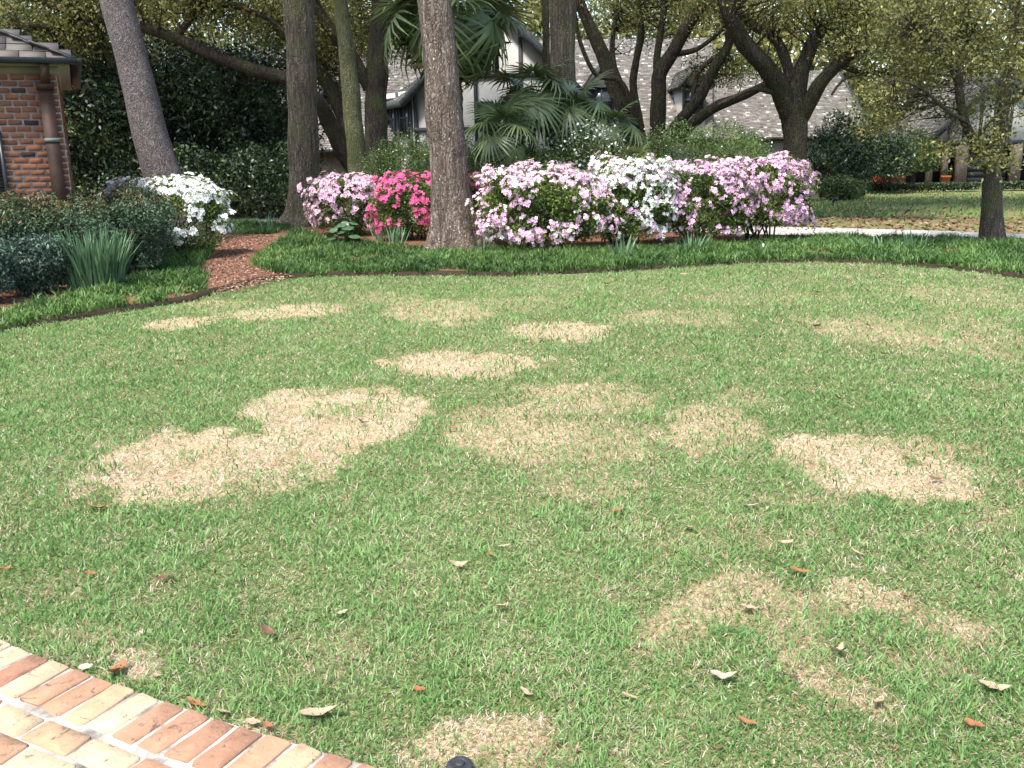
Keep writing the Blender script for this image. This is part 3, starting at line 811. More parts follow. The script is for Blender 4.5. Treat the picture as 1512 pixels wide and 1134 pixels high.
# ------------------------------------------------------------------ sprinkler head
def sprinkler():
    g = G(679, 1136)
    r = root('sprinkler_head', (g[0], g[1], -0.03), 'black round pop up sprinkler head sunk in the lawn', 'sprinkler')
    def disc(prof, sides=28):
        V = []; Q = []
        for (rad, z) in prof:
            for a in np.linspace(0, 2 * math.pi, sides, endpoint=False): V.append((g[0] + rad * math.cos(a), g[1] + rad * math.sin(a), z))
        for i in range(len(prof) - 1):
            for q in range(sides): Q.append((i * sides + q, i * sides + (q + 1) % sides, (i + 1) * sides + (q + 1) % sides, (i + 1) * sides + q))
        return V, Q
    mb = MB(); V, Q = disc([(0.036, -0.06), (0.040, 0.0), (0.040, 0.012), (0.036, 0.018), (0.026, 0.021), (0.022, 0.017), (0.014, 0.017)]); mb.add(V, Q)
    mb.build('body', M['rubber'], r, True)
    mb = MB(); V, Q = disc([(0.0138, 0.014), (0.0138, 0.022), (0.011, 0.025), (0.004, 0.025), (0.001, 0.0235)]); mb.add(V, Q)
    mb.build('nozzle', M['rubber'], r, True)
sprinkler()

# ================================================================== brick building at the edge of the lawn
def brick_building():
    Y = 13.0
    c = at(103, 262, Y); c = np.array((c[0], c[1], 0.0))
    a = R(24)
    L = np.array((-math.cos(a), -math.sin(a), 0)); Bk = np.array((-math.sin(a), math.cos(a), 0)); Z = np.array((0, 0, 1.0))
    out = -Bk
    rt = root('brick_building', c, 'small red brick building with slate hip roof and copper downpipe', 'building')
    fr = Matrix(((L[0], Bk[0], 0, c[0]), (L[1], Bk[1], 0, c[1]), (0, 0, 1, 0), (0, 0, 0, 1)))   # x left along the front, y back
    zt = at(60, 108, Y - 0.25)[2]
    LEN, DEP = 6.0, 5.0
    # wall core with mortar face
    w = MB().box((0, 0, -0.05), (LEN, DEP, zt + 0.02), fr).build('wall', M['mortar'], rt)
    ch, bl = 0.0805, 0.187
    bm = [brick_mesh(0.166, 0.058, 0.014, 40 + k) for k in range(8)]
    hm = brick_mesh(0.085, 0.066, 0.014, 60)
    for me in bm + [hm]: me.materials.append(M['wall_brick'])
    Rf = Matrix(((L[0], 0, out[0], 0), (L[1], 0, out[1], 0), (0, 1, 0, 0), (0, 0, 0, 1)))    # brick x along the wall, its top outwards
    Rs = Matrix(((Bk[0], 0, -L[0], 0), (Bk[1], 0, -L[1], 0), (0, 1, 0, 0), (0, 0, 0, 1)))
    rest = MB()
    nc = int((zt - 0.02) / ch)
    bvi = 0
    def rest_brick(mat, p, k=1.0):
        V = np.array([(-.083, -.029, 0), (.083, -.029, 0), (.083, .029, 0), (-.083, .029, 0), (-.079, -.026, .012), (.079, -.026, .012), (.079, .026, .012), (-.079, .026, .012)])
        V = V * (k, 1, 1) @ np.array(mat.to_3x3()).T + p
        rest.add(V, [(4, 5, 6, 7), (0, 1, 5, 4), (1, 2, 6, 5), (2, 3, 7, 6), (3, 0, 4, 7)])
    for row in range(nc):
        z = zt - 0.045 - row * ch
        x = 0.095 - (bl / 2 if row % 2 else 0)
        while x < LEN:
            p = c + L * x + Z * z + out * 0.0
            if x < 0.02:
                rest_brick(Rf, c + L * .048 + Z * z, .5)
            if x > 0.02:
                if x < 2.1 and z > 1.05:
                    o = bpy.data.objects.new('brick', bm[int(rng.integers(8))]); COL.objects.link(o)
                    o.parent = w; o.matrix_parent_inverse = parent_world(w).inverted()
                    o.matrix_basis = Matrix.Translation(p + out * rng.uniform(-.002, .003) + Z * rng.normal(0, .0022) + L * rng.normal(0, .003)) @ Rf @ Matrix.Rotation(rng.normal(0, .014) + (math.pi if rng.random() < .5 else 0), 4, 'Z') @ Matrix.Scale(rng.uniform(.9, 1.02), 4, (1, 0, 0))
                    bvi += 1
                else:
                    rest_brick(Rf, p)
            x += bl
        y = 0.095 - (0 if row % 2 else bl / 2)
        while y < DEP:
            if y > 0.02: rest_brick(Rs, c + Bk * y + Z * z)
            else: rest_brick(Rs, c + Bk * .048 + Z * z, .5)
            y += bl
    ob = rest.build('brick_courses', M['wall_brick'], w); ob['kind'] = 'stuff'
    # frieze, gutter, roof
    MB().box((-0.03, -0.03, zt - 0.0), (LEN, DEP + .03, zt + 0.10), fr).build('frieze', M['cream_paint'], rt)
    ov = 0.22
    MB().box((-ov + .05, -ov + .05, zt + 0.10), (LEN, DEP + ov, zt + 0.13), fr).build('soffit', M['cream_paint'], rt)
    g = MB()
    g.box((-ov - .05, -ov - .10, zt + 0.115), (LEN, -ov + .02, zt + 0.185), fr)
    g.box((-ov - .10, -ov - .10, zt + 0.117), (-ov + .02, DEP + ov, zt + 0.182), fr)
    g.build('gutter', M['dark_metal'], rt)
    # hip roof planes carry slates
    ze = zt + 0.175; rise = 1.25; half = (DEP + 2 * ov) / 2
    def RP(x, y, z): return c + L * x + Bk * y + Z * z
    ridge0 = (half - ov, half - ov)
    rf = MB()
    A = RP(-ov, -ov, ze); B_ = RP(LEN, -ov, ze); Cc = RP(LEN, DEP + ov, ze); D = RP(-ov, DEP + ov, ze)
    E = RP(half - ov, half - ov, ze + rise); F = RP(LEN, half - ov, ze + rise)
    rf.add([A, B_, F, E, D, Cc], [(0, 1, 2, 3), (5, 4, 3, 2)], [(0, 3, 4)])
    roof = rf.build('roof', M['slate'], rt)
    sm = MB().box((-.15, 0, 0), (.15, .33, .012)).mesh('slate'); sm.materials.append(M['slate'])
    sl = math.hypot(half, rise); rows = 12
    def lay(orig, along, length_fn, inward, name):
        upv = (inward * half + Z * rise) / sl
        nrm = np.cross(along, upv); nrm = nrm if nrm[2] > 0 else -nrm
        Mx = Matrix(((along[0], upv[0], nrm[0], 0), (along[1], upv[1], nrm[1], 0), (along[2], upv[2], nrm[2], 0), (0, 0, 0, 1)))
        for r_ in range(rows):
            v = r_ * sl / rows
            x0 = v / sl * half; x1 = length_fn(v / sl)
            x = x0 + (0.08 if r_ % 2 else 0.16)
            while x < x1:
                o = bpy.data.objects.new('slate', sm); COL.objects.link(o); o.parent = roof
                o.matrix_parent_inverse = parent_world(roof).inverted()
                o.matrix_basis = Matrix.Translation(orig + along * x + upv * (v - .03) + nrm * (.012 + rng.uniform(0, .006))) @ Mx @ Matrix.Rotation(R(-2.2), 4, 'X') @ Matrix.Rotation(rng.normal(0, .008), 4, 'Z')
                x += 0.31
    lay(A, L, lambda t: 3.4 if t < .8 else 3.2, Bk, 'front')
    lay(A, Bk, lambda t: 2 * half - t * half, L, 'side')
    hb = MB(); hb.bar(A + Z * .02, E + Z * .03, 0.14, 0.03); hb.build('hip_cap', M['dark_metal'], rt)
    # downpipe
    dp = MB()
    x0 = 0.15
    def DP(x, y, z): return c + L * x + Bk * y + Z * z
    dp.box((x0 - .085, -.15, 0.02), (x0 + .085, -.035, zt - .12), fr)
    dp.bar(DP(x0, -.08, zt - .14), DP(x0 - .03, -ov - .0, zt + .13), .15, .11, up=tuple(L))
    pipe = dp.build('downpipe', M['copper'], rt)
    MB().box((x0 - .093, -.158, zt - .86), (x0 + .093, -.0, zt - 0.81), fr).build('strap', M['verdigris'], pipe)
    MB().box((x0 - .105, -.17, zt - .2), (x0 + .105, -.02, zt - .10), fr).build('elbow_collar', M['copper'], pipe)
    # shutter and window
    sx = 1.03
    p = at(17, 272, Y)
    sx = float((p - c) @ L) * 1.02 - .0
    sh = MB().box((sx, -.055, .75), (sx + .05, -.016, 2.05), fr).box((sx + .41, -.055, .75), (sx + .46, -.016, 2.05), fr).box((sx + .05, -.055, .75), (sx + .41, -.016, .83), fr).box((sx + .05, -.055, 1.97), (sx + .41, -.016, 2.05), fr).build('shutter', M['black_paint'], rt)
    for z in np.arange(.85, 1.96, .047):
        lv = MB(); q = Matrix.Translation((0, 0, 0))
        Ml = fr @ Matrix.Translation((sx + .05, -.036, z)) @ Matrix.Rotation(R(40), 4, 'X')
        lv.box((0, -.02, -.004), (.36, .02, .004), Ml); lv.build('louvre', M['black_paint'], sh)
    wn_ = MB().box((sx + .47, -.03, .75), (sx + 1.4, -.015, 2.05), fr).build('window', M['cream_paint'], rt)
    MB().box((sx + .54, -.034, .82), (sx + 1.33, -.031, 1.98), fr).build('pane', M['glass'], wn_)
brick_building()

# ================================================================== houses beyond the trees
def shingle_part(name, e0, e1, r1, r0, parent, course=0.115, wid=0.13, lift=0.032):
    """rows of separate wooden shingles from the eave e0-e1 up to the ridge r0-r1"""
    e0, e1, r1, r0 = (np.asarray(v, float) for v in (e0, e1, r1, r0))
    up = (r0 + r1) / 2 - (e0 + e1) / 2
    al = (e1 - e0) / np.linalg.norm(e1 - e0)
    nrm = np.cross(al, up); nrm /= np.linalg.norm(nrm)
    if nrm[2] < 0: nrm = -nrm
    L = np.linalg.norm(up); n = int(L / course)
    Vs = []; tn = []
    for k in range(n):
        t0, t1 = k / n, min(1.0, (k + 1.25) / n)
        a0, b0 = e0 + (r0 - e0) * t0, e1 + (r1 - e1) * t0
        a1, b1 = e0 + (r0 - e0) * t1, e1 + (r1 - e1) * t1
        m = max(1, int(np.linalg.norm(b0 - a0) / wid))
        cut = np.clip((np.arange(m + 1) + np.concatenate([[0], rng.uniform(-.3, .3, m - 1), [0]]) if m > 1 else np.arange(2)) / m, 0, 1)
        u0, u1 = cut[:-1], cut[1:]
        j = rng.uniform(-.02, .02, m)[:, None] * up / L
        h = rng.uniform(.7, 1.5, m)[:, None] * lift
        P = [a0 + (b0 - a0) * u0[:, None] + nrm * h + j, a0 + (b0 - a0) * (u1[:, None] - .0007) + nrm * h + j,
             a1 + (b1 - a1) * (u1[:, None] - .0007) + nrm * .003, a1 + (b1 - a1) * u0[:, None] + nrm * .003,
             a0 + (b0 - a0) * u0[:, None] + j, a0 + (b0 - a0) * (u1[:, None] - .0007) + j]
        Vs.append(np.stack(P, 1).reshape(-1, 3)); tn.append(np.repeat(np.clip(rng.normal(.55 + rng.normal(0, .05), .13, m) + .4 * (rng.random(m) < .05), 0, 1), 6))
    V = np.vstack(Vs); m = len(V) // 6
    k = np.arange(m)[:, None] * 6
    Q = np.vstack([k + [[0, 1, 2, 3]], k + [[4, 5, 1, 0]]])
    o = link(name, make_mesh(name, V, Q, {'tint': np.concatenate(tn)}), M['shingle'], parent); o['kind'] = 'stuff'
    return o

def roof_plane(parent, e0, e1, r1, r0, thick=0.12, mat='timber'):
    P = [e0, e1, r1, r0]
    o = MB().prism(P, (0, 0, -thick)).build('roof', M[mat], parent)
    shingle_part('shingles', e0, e1, r1, r0, o)
    return o

def window_at(parent, x0, x1, z0, z1, y, name='window', bars=True, dirn=None, org=None):
    """a framed window in a plane: origin org, along dirn; facing out = dirn turned to the viewer"""
    d = np.array(dirn if dirn is not None else (1.0, 0, 0)); d = d / np.linalg.norm(d)
    o_ = np.array(org if org is not None else (0, y, 0.0))
    outv = np.array((d[1], -d[0], 0))
    def P(x, q, z): return o_ + d * x + outv * q + np.array((0, 0, z))
    fr = Matrix(((d[0], -outv[0], 0, o_[0]), (d[1], -outv[1], 0, o_[1]), (0, 0, 1, o_[2]), (0, 0, 0, 1)))
    w = .07
    f = MB().box((x0, -.07, z0), (x0 + w, .05, z1), fr).box((x1 - w, -.07, z0), (x1, .05, z1), fr).box((x0 + w, -.07, z1 - w), (x1 - w, .05, z1), fr).box((x0 + w, -.09, z0), (x1 - w, .05, z0 + w), fr)
    if bars:
        zm = (z0 + z1) / 2; xm = (x0 + x1) / 2
        f.box((x0 + w, -.045, zm - .025), (x1 - w, .02, zm + .025), fr)
        f.box((xm - .02, -.042, z0 + w), (xm + .02, .02, zm - .025), fr); f.box((xm - .02, -.042, zm + .025), (xm + .02, .02, z1 - w), fr)
    o = f.build(name, M['timber'], parent)
    MB().box((x0 + w, .0, z0 + w), (x1 - w, .012, z1 - w), fr).build('pane', M['glass'], o)
    return o

def tudor_house():
    gz = -0.62
    base = at(900, 240, 38)
    rt = root('tudor_house', (base[0], 38, gz), 'half timbered white house with steep wood shingle roofs behind the trees', 'house')
    X = lambda px, py, Y: at(px, py, Y)
    def plane(pe0, pe1, ye, Ye, pr0, pr1, yr, Yr):
        ze = X((pe0 + pe1) / 2, ye, Ye)[2]; zr = X((pr0 + pr1) / 2, yr, Yr)[2]
        e0 = X(pe0, ye, Ye); e1 = X(pe1, ye, Ye); r0 = X(pr0, yr, Yr); r1 = X(pr1, yr, Yr)
        for v in (e0, e1): v[2] = ze
        for v in (r0, r1): v[2] = zr
        return e0, e1, r1, r0
    def wall(p0, p1, Y, z1, d=.3, mat='plaster', name='wall'):
        return MB().box((p0, Y, gz - .1), (p1, Y + d, z1)).build(name, M[mat], rt)
    # right low roof
    a = plane(1000, 1291, 203, 37.6, 1000, 1236, 106, 42.2); roof_plane(rt, *a)
    wall(a[0][0], a[1][0] - .3, 38.1, a[0][2] + .1)
    b_ = [a[1] + (0, 0, 0), a[2], a[2] + (0.25, 4.4, -(a[2][2] - a[1][2]))]
    MB().prism([a[1] + (-.35, .4, -.15), a[2] + (-.35, 0, -.25), (a[2][0] - .35, 46.8, a[1][2])], (-.15, 0, 0)).build('gable_wall', M['plaster'], rt)
    MB().bar(a[1] + (.03, 0, -.06), a[2] + (.03, 0, -.06), .10, .24).build('barge_board', M['timber'], rt)
    # high middle roof
    b = plane(770, 1052, 206, 37.1, 770, 1052, 58, 44.0); roof_plane(rt, *b)
    wall(b[0][0], b[1][0], 37.8, b[0][2] + .1)
    MB().prism([b[1] + (-.1, .3, -.15), b[2] + (-.1, 0, -.2), (b[2][0] - .1, 50.5, b[1][2])], (-.15, 0, 0)).build('gable_wall', M['plaster'], rt)
    # left roof
    c = plane(330, 575, 222, 36.6, 330, 640, 72, 42.0); roof_plane(rt, *c)
    wall(c[0][0], c[1][0], 37.2, c[0][2] + .1, mat='garage_brick')
    # gabled wing that comes forward
    Yf = 35.5
    lo, ro = X(608, 133, Yf), X(855, 133, Yf); ap = X(731, 0, Yf)
    ze = lo[2]; ro[2] = ze
    MB().prism([(lo[0], Yf, gz - .1), (ro[0], Yf, gz - .1), (ro[0], Yf, ze), (ap[0], Yf, ap[2]), (lo[0], Yf, ze)], (0, .25, 0)).build('gable_wall', M['plaster'], rt)
    lw = np.array((lo[0], Yf, 0)); bk = X(566, 148, 38.2); bk[2] = 0
    dirn = (lw - bk); ln = np.linalg.norm(dirn[:2]); dirn /= np.linalg.norm(dirn)
    MB().prism([bk + (0, 0, gz - .1), lw + (0, 0, gz - .1), lw + (0, 0, ze), bk + (0, 0, ze)], (.12, .2, 0)).build('bay_wall', M['plaster'], rt)
    outv = np.array((dirn[1], -dirn[0], 0))
    for x in (0.05, .52 * ln, ln - .10):
        q = bk + dirn * x + outv * .03
        MB().bar(q + (0, 0, gz), q + (0, 0, ze), .14, .08, up=tuple(outv)).build('timber_post', M['timber'], rt)
    for z in (ze - 2.05,):
        MB().bar(bk + outv * .035 + (0, 0, z), lw + outv * .035 + (0, 0, z), .07, .12).build('timber_rail', M['timber'], rt)
    for x0, x1 in ((.14, .44), (.60, .91)):
        window_at(rt, x0 * ln, x1 * ln, ze - 1.7, ze - .18, 0, dirn=dirn, org=bk + outv * .01)
    # wing roof: eaves lo/ro running back, ridge ap running back
    def back(p, Y): return np.array((p[0], Y, p[2]))
    o1 = np.array((-.35, 0, -.38)); o2 = np.array((.35, 0, -.38))
    lf = lo + o1 + (0, -.35, 0); rf_ = ro + o2 + (0, -.35, 0); af = ap + (0, -.35, .05)
    bke = bk + outv * .3; bke[2] = lf[2]
    roof_plane(rt, lf, np.array((bke[0] - .0, 38.6, lf[2])), np.array((ap[0], 44, af[2])), af)
    roof_plane(rt, np.array((rf_[0], 44, rf_[2])), rf_, af, np.array((ap[0], 44, af[2])))
    MB().bar(lf + (0, 0, -.12), af + (0, 0, -.12), .08, .26).build('barge_board', M['timber'], rt)
    MB().bar(rf_ + (0, 0, -.12), af + (0, 0, -.12), .08, .26).build('barge_board', M['timber'], rt)
    MB().bar(bke + (0, 0, -.1), lf + (0, 0, -.1), .09, .24).build('fascia', M['timber'], rt)
    for px, y0, y1 in ((612, 133, 240), (655, 100, 240), (700, 45, 240), (731, 5, 110), (768, 50, 240), (812, 95, 240)):
        p0, p1 = X(px, y0, Yf - .04), X(px, y1, Yf - .04)
        MB().box((p0[0] - .07, Yf - .05, max(gz, p1[2])), (p0[0] + .07, Yf - .005, p0[2] - .1)).build('timber_post', M['timber'], rt)
    for py in (112, 190):
        p0 = X(731, py, Yf)
        hw = (ap[2] - p0[2]) / (ap[2] - ze) * (ap[0] - lo[0]) if p0[2] > ze else ap[0] - lo[0]
        MB().box((ap[0] - hw, Yf - .055, p0[2] - .08), (ap[0] + hw, Yf - .004, p0[2] + .08)).build('timber_rail', M['timber'], rt)
    p0, p1 = X(702, 150, Yf), X(728, 188, Yf)
    window_at(rt, p0[0], p1[0], p1[2], p0[2], Yf - .01)
    # dormers
    for (x0, x1, yt, yb, Yd, apy, eave) in ((1006, 1043, 122, 172, 37.75, 98, b), (868, 908, 126, 172, 38.0, 97, b), (478, 500, 138, 158, 38.6, 122, c)):
        p0, p1 = X(x0, yb, Yd), X(x1, yt, Yd); apx = X((x0 + x1) / 2, apy, Yd)
        t = (p1[2] - eave[0][2]) / (eave[3][2] - eave[0][2]); Yb = eave[0][1] + t * (eave[3][1] - eave[0][1]) + .6
        MB().box((p0[0], Yd, p0[2] - .4), (p1[0], Yb, p1[2])).build('dormer_wall', M['plaster'], rt)
        MB().prism([(p0[0], Yd, p1[2]), (p1[0], Yd, p1[2]), (apx[0], Yd, apx[2])], (0, .1, 0)).build('dormer_gable', M['plaster'], rt)
        window_at(rt, p0[0] + .02, p1[0] - .02, p0[2], p1[2] - .03, Yd - .02)
        ta = (apx[2] - eave[0][2]) / (eave[3][2] - eave[0][2]); Ya = eave[0][1] + ta * (eave[3][1] - eave[0][1]) + .3
        for sx, q in ((-1, p0[0]), (1, p1[0])):
            e = np.array((q + sx * .18, Yd - .25, p1[2] - .16)); r_ = np.array((apx[0], Yd - .25, apx[2] + .06))
            P = (e, np.array((e[0], Yb, e[2])), np.array((r_[0], Ya, r_[2])), r_)
            if sx > 0: P = (P[1], P[0], P[3], P[2])
            roof_plane(rt, *P, thick=.06)
            MB().bar(e + (0, -.02, -.06), r_ + (0, -.02, -.06), .05, .16).build('barge_board', M['timber'], rt)
tudor_house()

def garage():
    Y, gz = 50.0, -0.6
    X = lambda px, py: at(px, py, Y)
    p = X(1440, 250)
    rt = root('garage', (p[0], Y, gz), 'white gabled garage with brick columns and dark openings beside the potted plant', 'garage')
    beam = X(1440, 211)[2]
    l, r = X(1372, 211)[0], X(1590, 211)[0]; ap = X(1478, 112)
    MB().prism([(l, Y, beam + .12), (r, Y, beam + .12), (ap[0], Y, ap[2])], (0, .25, 0)).build('gable_wall', M['plaster'], rt)
    MB().box((l, Y - .06, beam - .1), (r, Y + .3, beam + .12)).build('beam', M['timber'], rt)
    for px in (1400, 1422, 1446, 1466, 1490):
        q = X(px, 200)
        zt = beam + .12 + (1 - abs(q[0] - ap[0]) / (ap[0] - l)) * (ap[2] - beam - .12)
        MB().box((q[0] - .07, Y - .05, beam + .12), (q[0] + .07, Y - .005, zt)).build('timber_post', M['timber'], rt)
    for px, w in ((1374, .22), (1396, .22), (1420, .55), (1500, .5)):
        q = X(px, 240)
        MB().box((q[0] - w / 2, Y - .1, gz), (q[0] + w / 2, Y + .25, beam - .1)).build('column', M['garage_brick'], rt)
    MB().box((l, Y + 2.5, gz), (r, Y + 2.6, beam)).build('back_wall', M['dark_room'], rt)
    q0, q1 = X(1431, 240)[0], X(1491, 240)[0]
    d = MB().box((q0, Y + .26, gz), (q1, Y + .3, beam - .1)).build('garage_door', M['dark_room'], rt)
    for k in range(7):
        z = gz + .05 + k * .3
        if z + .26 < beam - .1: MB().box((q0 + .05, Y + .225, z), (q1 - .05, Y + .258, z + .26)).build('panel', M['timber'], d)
    for sx, q in ((-1, l), (1, r)):
        e = np.array((q + sx * .5, Y - .4, beam - .1)); t = np.array((ap[0], Y - .4, ap[2] + .2))
        P = (e, e + (0, 8, 0), t + (0, 8, 0), t)
        if sx > 0: P = (P[1], P[0], P[3], P[2])
        roof_plane(rt, *P)
        MB().bar(e + (0, -.03, -.1), t + (0, -.03, -.1), .06, .28).build('barge_board', M['timber'], rt)
    g = at(1397, 262, Y - 1.2)
    pot = root('flower_pot', (g[0], g[1], gz), 'terracotta pot standing beside the garage columns', 'flower pot')
    a = np.linspace(0, 6.283, 16, endpoint=False)
    prof = [(.13, 0), (.22, .40), (.25, .40), (.25, .50), (.21, .50), (.19, .42)]
    V = [(g[0] + q * math.cos(t), g[1] + q * math.sin(t), gz + z) for q, z in prof for t in a]
    Q = [(i * 16 + k, i * 16 + (k + 1) % 16, (i + 1) * 16 + (k + 1) % 16, (i + 1) * 16 + k) for i in range(5) for k in range(16)]
    MB().add(V, Q).build('pot', M['terracotta'], pot)
    C = np.array((g[0], g[1], gz + .5)) + unit(160) * rng.uniform(.05, .3, 160)[:, None] * (1, 1, .7) + (0, 0, .15)
    V, Q, t = leaf_quads(C, .14, .06)
    link('foliage', make_mesh('foliage', V, Q, {'tint': t}), M['mid_leaf'], pot)
garage()

# ================================================================== trees
def px_path(pts):                   # (px, py, Y, radius px) -> places and radii
    P = np.array([at(a, b, Y) for a, b, Y, r in pts]); Rr = np.array([r * Y / FPX for a, b, Y, r in pts])
    return P, Rr

def ell_points(ells):
    out = []
    for (px, py, Y, rx, ry, rz, K) in ells:
        c = at(px, py, Y)
        d = unit(K) * rng.uniform(.15, 1, K)[:, None] ** .5
        out.append(c + d * (rx, ry, rz))
    return np.vstack(out)

def crown_leaves(C, per, spread, L, W, **k):
    """leaf clumps round each centre"""
    n = len(C)
    idx = np.repeat(np.arange(n), per)
    off = rng.normal(0, 1, (len(idx), 3)) * (spread, spread, spread * .6)
    ct = np.clip(rng.normal(.5, .18, n), 0, 1)
    t = np.clip(ct[idx] + rng.normal(0, .2, len(idx)), 0, 1)
    return leaf_quads(C[idx] + off, L, W, tint=t, **k)

def tree(name, label, trunk, limbs=(), bark='bark_dark', ells=(), per=45, spread=.25, leaf=(.08, .04), leafm='oak_leaf', group=None,
         sides=20, tr=None, twig_len=2.6, C=None, twig_r=.012, step=.12, bump=.07, limb_bump=.08, keep_twigs=1.0, zb=-.1, shade_ells=(), fl=.55):
    P, Rr = px_path(trunk) if tr is None else tr
    rt = root(name, P[0], label, 'tree', group)
    tk = dict(sides=sides, step=step, bump=bump)
    MB().tube(P, Rr, **tk, flare=fl, flare_h=.75).build('trunk', M[bark], rt, True)
    S = [smooth_path(P, Rr, .3)[0]]
    for lm in limbs:
        LP, LR = px_path(lm) if not isinstance(lm, tuple) else lm
        MB().tube(LP, LR, sides=12, step=.15, bump=limb_bump, bscale=4).build('limb', M[bark], rt, True)
        S.append(smooth_path(LP, LR, .3)[0])
    S = np.vstack(S)
    if C is None and len(ells): C = ell_points(ells)
    if C is not None and len(C):
        tw = MB(); cnt = 0
        for q in C:
            if rng.random() > keep_twigs: continue
            d = np.linalg.norm(S - q, axis=1); k = int(np.argmin(d + rng.uniform(0, .6, len(d))))
            if d[k] > twig_len or d[k] < .15: continue
            mid = (S[k] + q) / 2 + rng.normal(0, .12 * d[k], 3)
            tw.tube([S[k], mid, q], [twig_r * 1.6, twig_r, twig_r * .35], sides=4, step=.35, cap=False); cnt += 1
        if cnt:
            o = tw.build('twigs', M[bark], rt); o['kind'] = 'stuff'
        V, Q, t = crown_leaves(C, per, spread, leaf[0], leaf[1], zb=zb)
        o = link('crown', make_mesh('crown', V, Q, {'tint': t}), M[leafm], rt)
    if len(shade_ells):               # unseen crown added above the view, shading gable, driveway and far lawn
        for e in shade_ells:
            c = at(*e[:3]); k = int(np.argmin(np.linalg.norm(S - c, axis=1) - .5 * S[:, 2])); d = np.linalg.norm(S[k] - c)
            MB().tube([S[k], (S[k] + c) / 2 + (0, 0, .08 * d), c], [.09, .07, .03], sides=8, step=.3, bump=.08).build('limb', M[bark], rt, True)
        V, Q, t = crown_leaves(ell_points(shade_ells), 40, .5, .24, .12)
        link('crown', make_mesh('crown', V, Q, {'tint': t}), M[leafm], rt)
    return rt

def ground_pt(px, Y):               # pixel row of the ground at this column and distance
    lo, hi = 150., 1134.
    for _ in range(40):
        m = (lo + hi) / 2
        z = at(px, m, Y)[2]
        if z > terrain(Y): lo = m
        else: hi = m
    return lo

# leaning pale trunk beside the white azalea
gy = ground_pt(270, 17.8)
tree('tree', 'tall leaning tree with smooth pinkish grey bark beside the white azalea', [(274, gy, 17.8, 33), (258, 320, 17.8, 29), (243, 270, 17.8, 27), (222, 200, 17.8, 24.5), (198, 100, 17.8, 22), (172, 0, 17.8, 21.5), (140, -140, 17.8, 20), (110, -330, 17.8, 17), (90, -560, 17.8, 11)],
     bark='bark_grey', ells=[(90, -560, 17.8, 2.6, 2.6, 1.6, 90)], per=40, leaf=(.22, .1), spread=.4, sides=28, bump=.03)
# the furrowed trunk by the path
tree('tree', 'straight tree trunk with furrowed brown bark beside the mulch path', [(446, 337, 22.0, 28), (448, 318, 22, 23.5), (450, 270, 22, 22), (448, 200, 22, 21.5), (445, 100, 22, 20.5), (441, 0, 22, 20.5), (438, -150, 22, 19), (440, -340, 22, 15), (442, -520, 22, 9)],
     bark='bark_furrow', ells=[(442, -520, 22, 3, 3, 2, 110)], per=40, leaf=(.22, .1), spread=.4, sides=30, bump=.05)
# the flecked trunk in front of the azaleas
gB = G(672, 374)
YB = gB[1] + .2
tree('tree', 'large tree trunk with pale flecked bark and root flare standing in front of the azaleas', [(676, 376, YB, 34), (672, 345, YB, 32), (667, 300, YB, 29), (662, 240, YB, 27), (655, 150, YB, 25.5), (648, 60, YB, 23.5), (641, 0, YB, 22.5), (628, -120, YB, 21), (618, -300, YB, 18), (610, -560, YB, 10)],
     fl=1.15, bark='bark_fleck', ells=[(610, -600, YB, 2.6, 2.6, 1.6, 100)], per=40, leaf=(.2, .09), spread=.4, sides=36, bump=.05, step=.08)
# trunk behind the fan palms
tree('tree', 'thick brown trunk rising behind the fan palms', [(838, ground_pt(838, 21), 21, 22), (834, 200, 21, 19), (831, 100, 21, 18.5), (831, 0, 21, 17.5), (830, -200, 21, 16), (832, -460, 21, 9)],
     bark='bark_furrow', ells=[(832, -480, 21, 2.8, 2.8, 1.8, 90)], per=40, leaf=(.2, .09), spread=.4, sides=24)
tree('tree', 'slender dark trunk standing close to the thick brown trunk', [(814, ground_pt(814, 19.5), 19.5, 7), (811, 200, 19.5, 6.2), (807, 100, 19.5, 5.4), (805, 0, 19.5, 5), (800, -150, 19.5, 4), (795, -300, 19.5, 2.5)], bark='bark_dark', sides=14,
     ells=[(795, -320, 19.5, 1.6, 1.6, 1.0, 40)], per=35, leaf=(.15, .07), spread=.3)
# lichen covered pale trunk
tree('tree', 'slanting trunk coated in pale green lichen between two darker trunks', [(531, ground_pt(531, 25), 25, 15), (527, 235, 25, 13.5), (519, 150, 25, 13), (512, 80, 25, 11.5), (503, 0, 25, 9), (492, -150, 25, 7), (488, -300, 25, 4)], bark='bark_lichen', sides=18,
     ells=[(488, -280, 25, 2.4, 2.4, 1.4, 60)], per=40, leaf=(.16, .07), spread=.35)
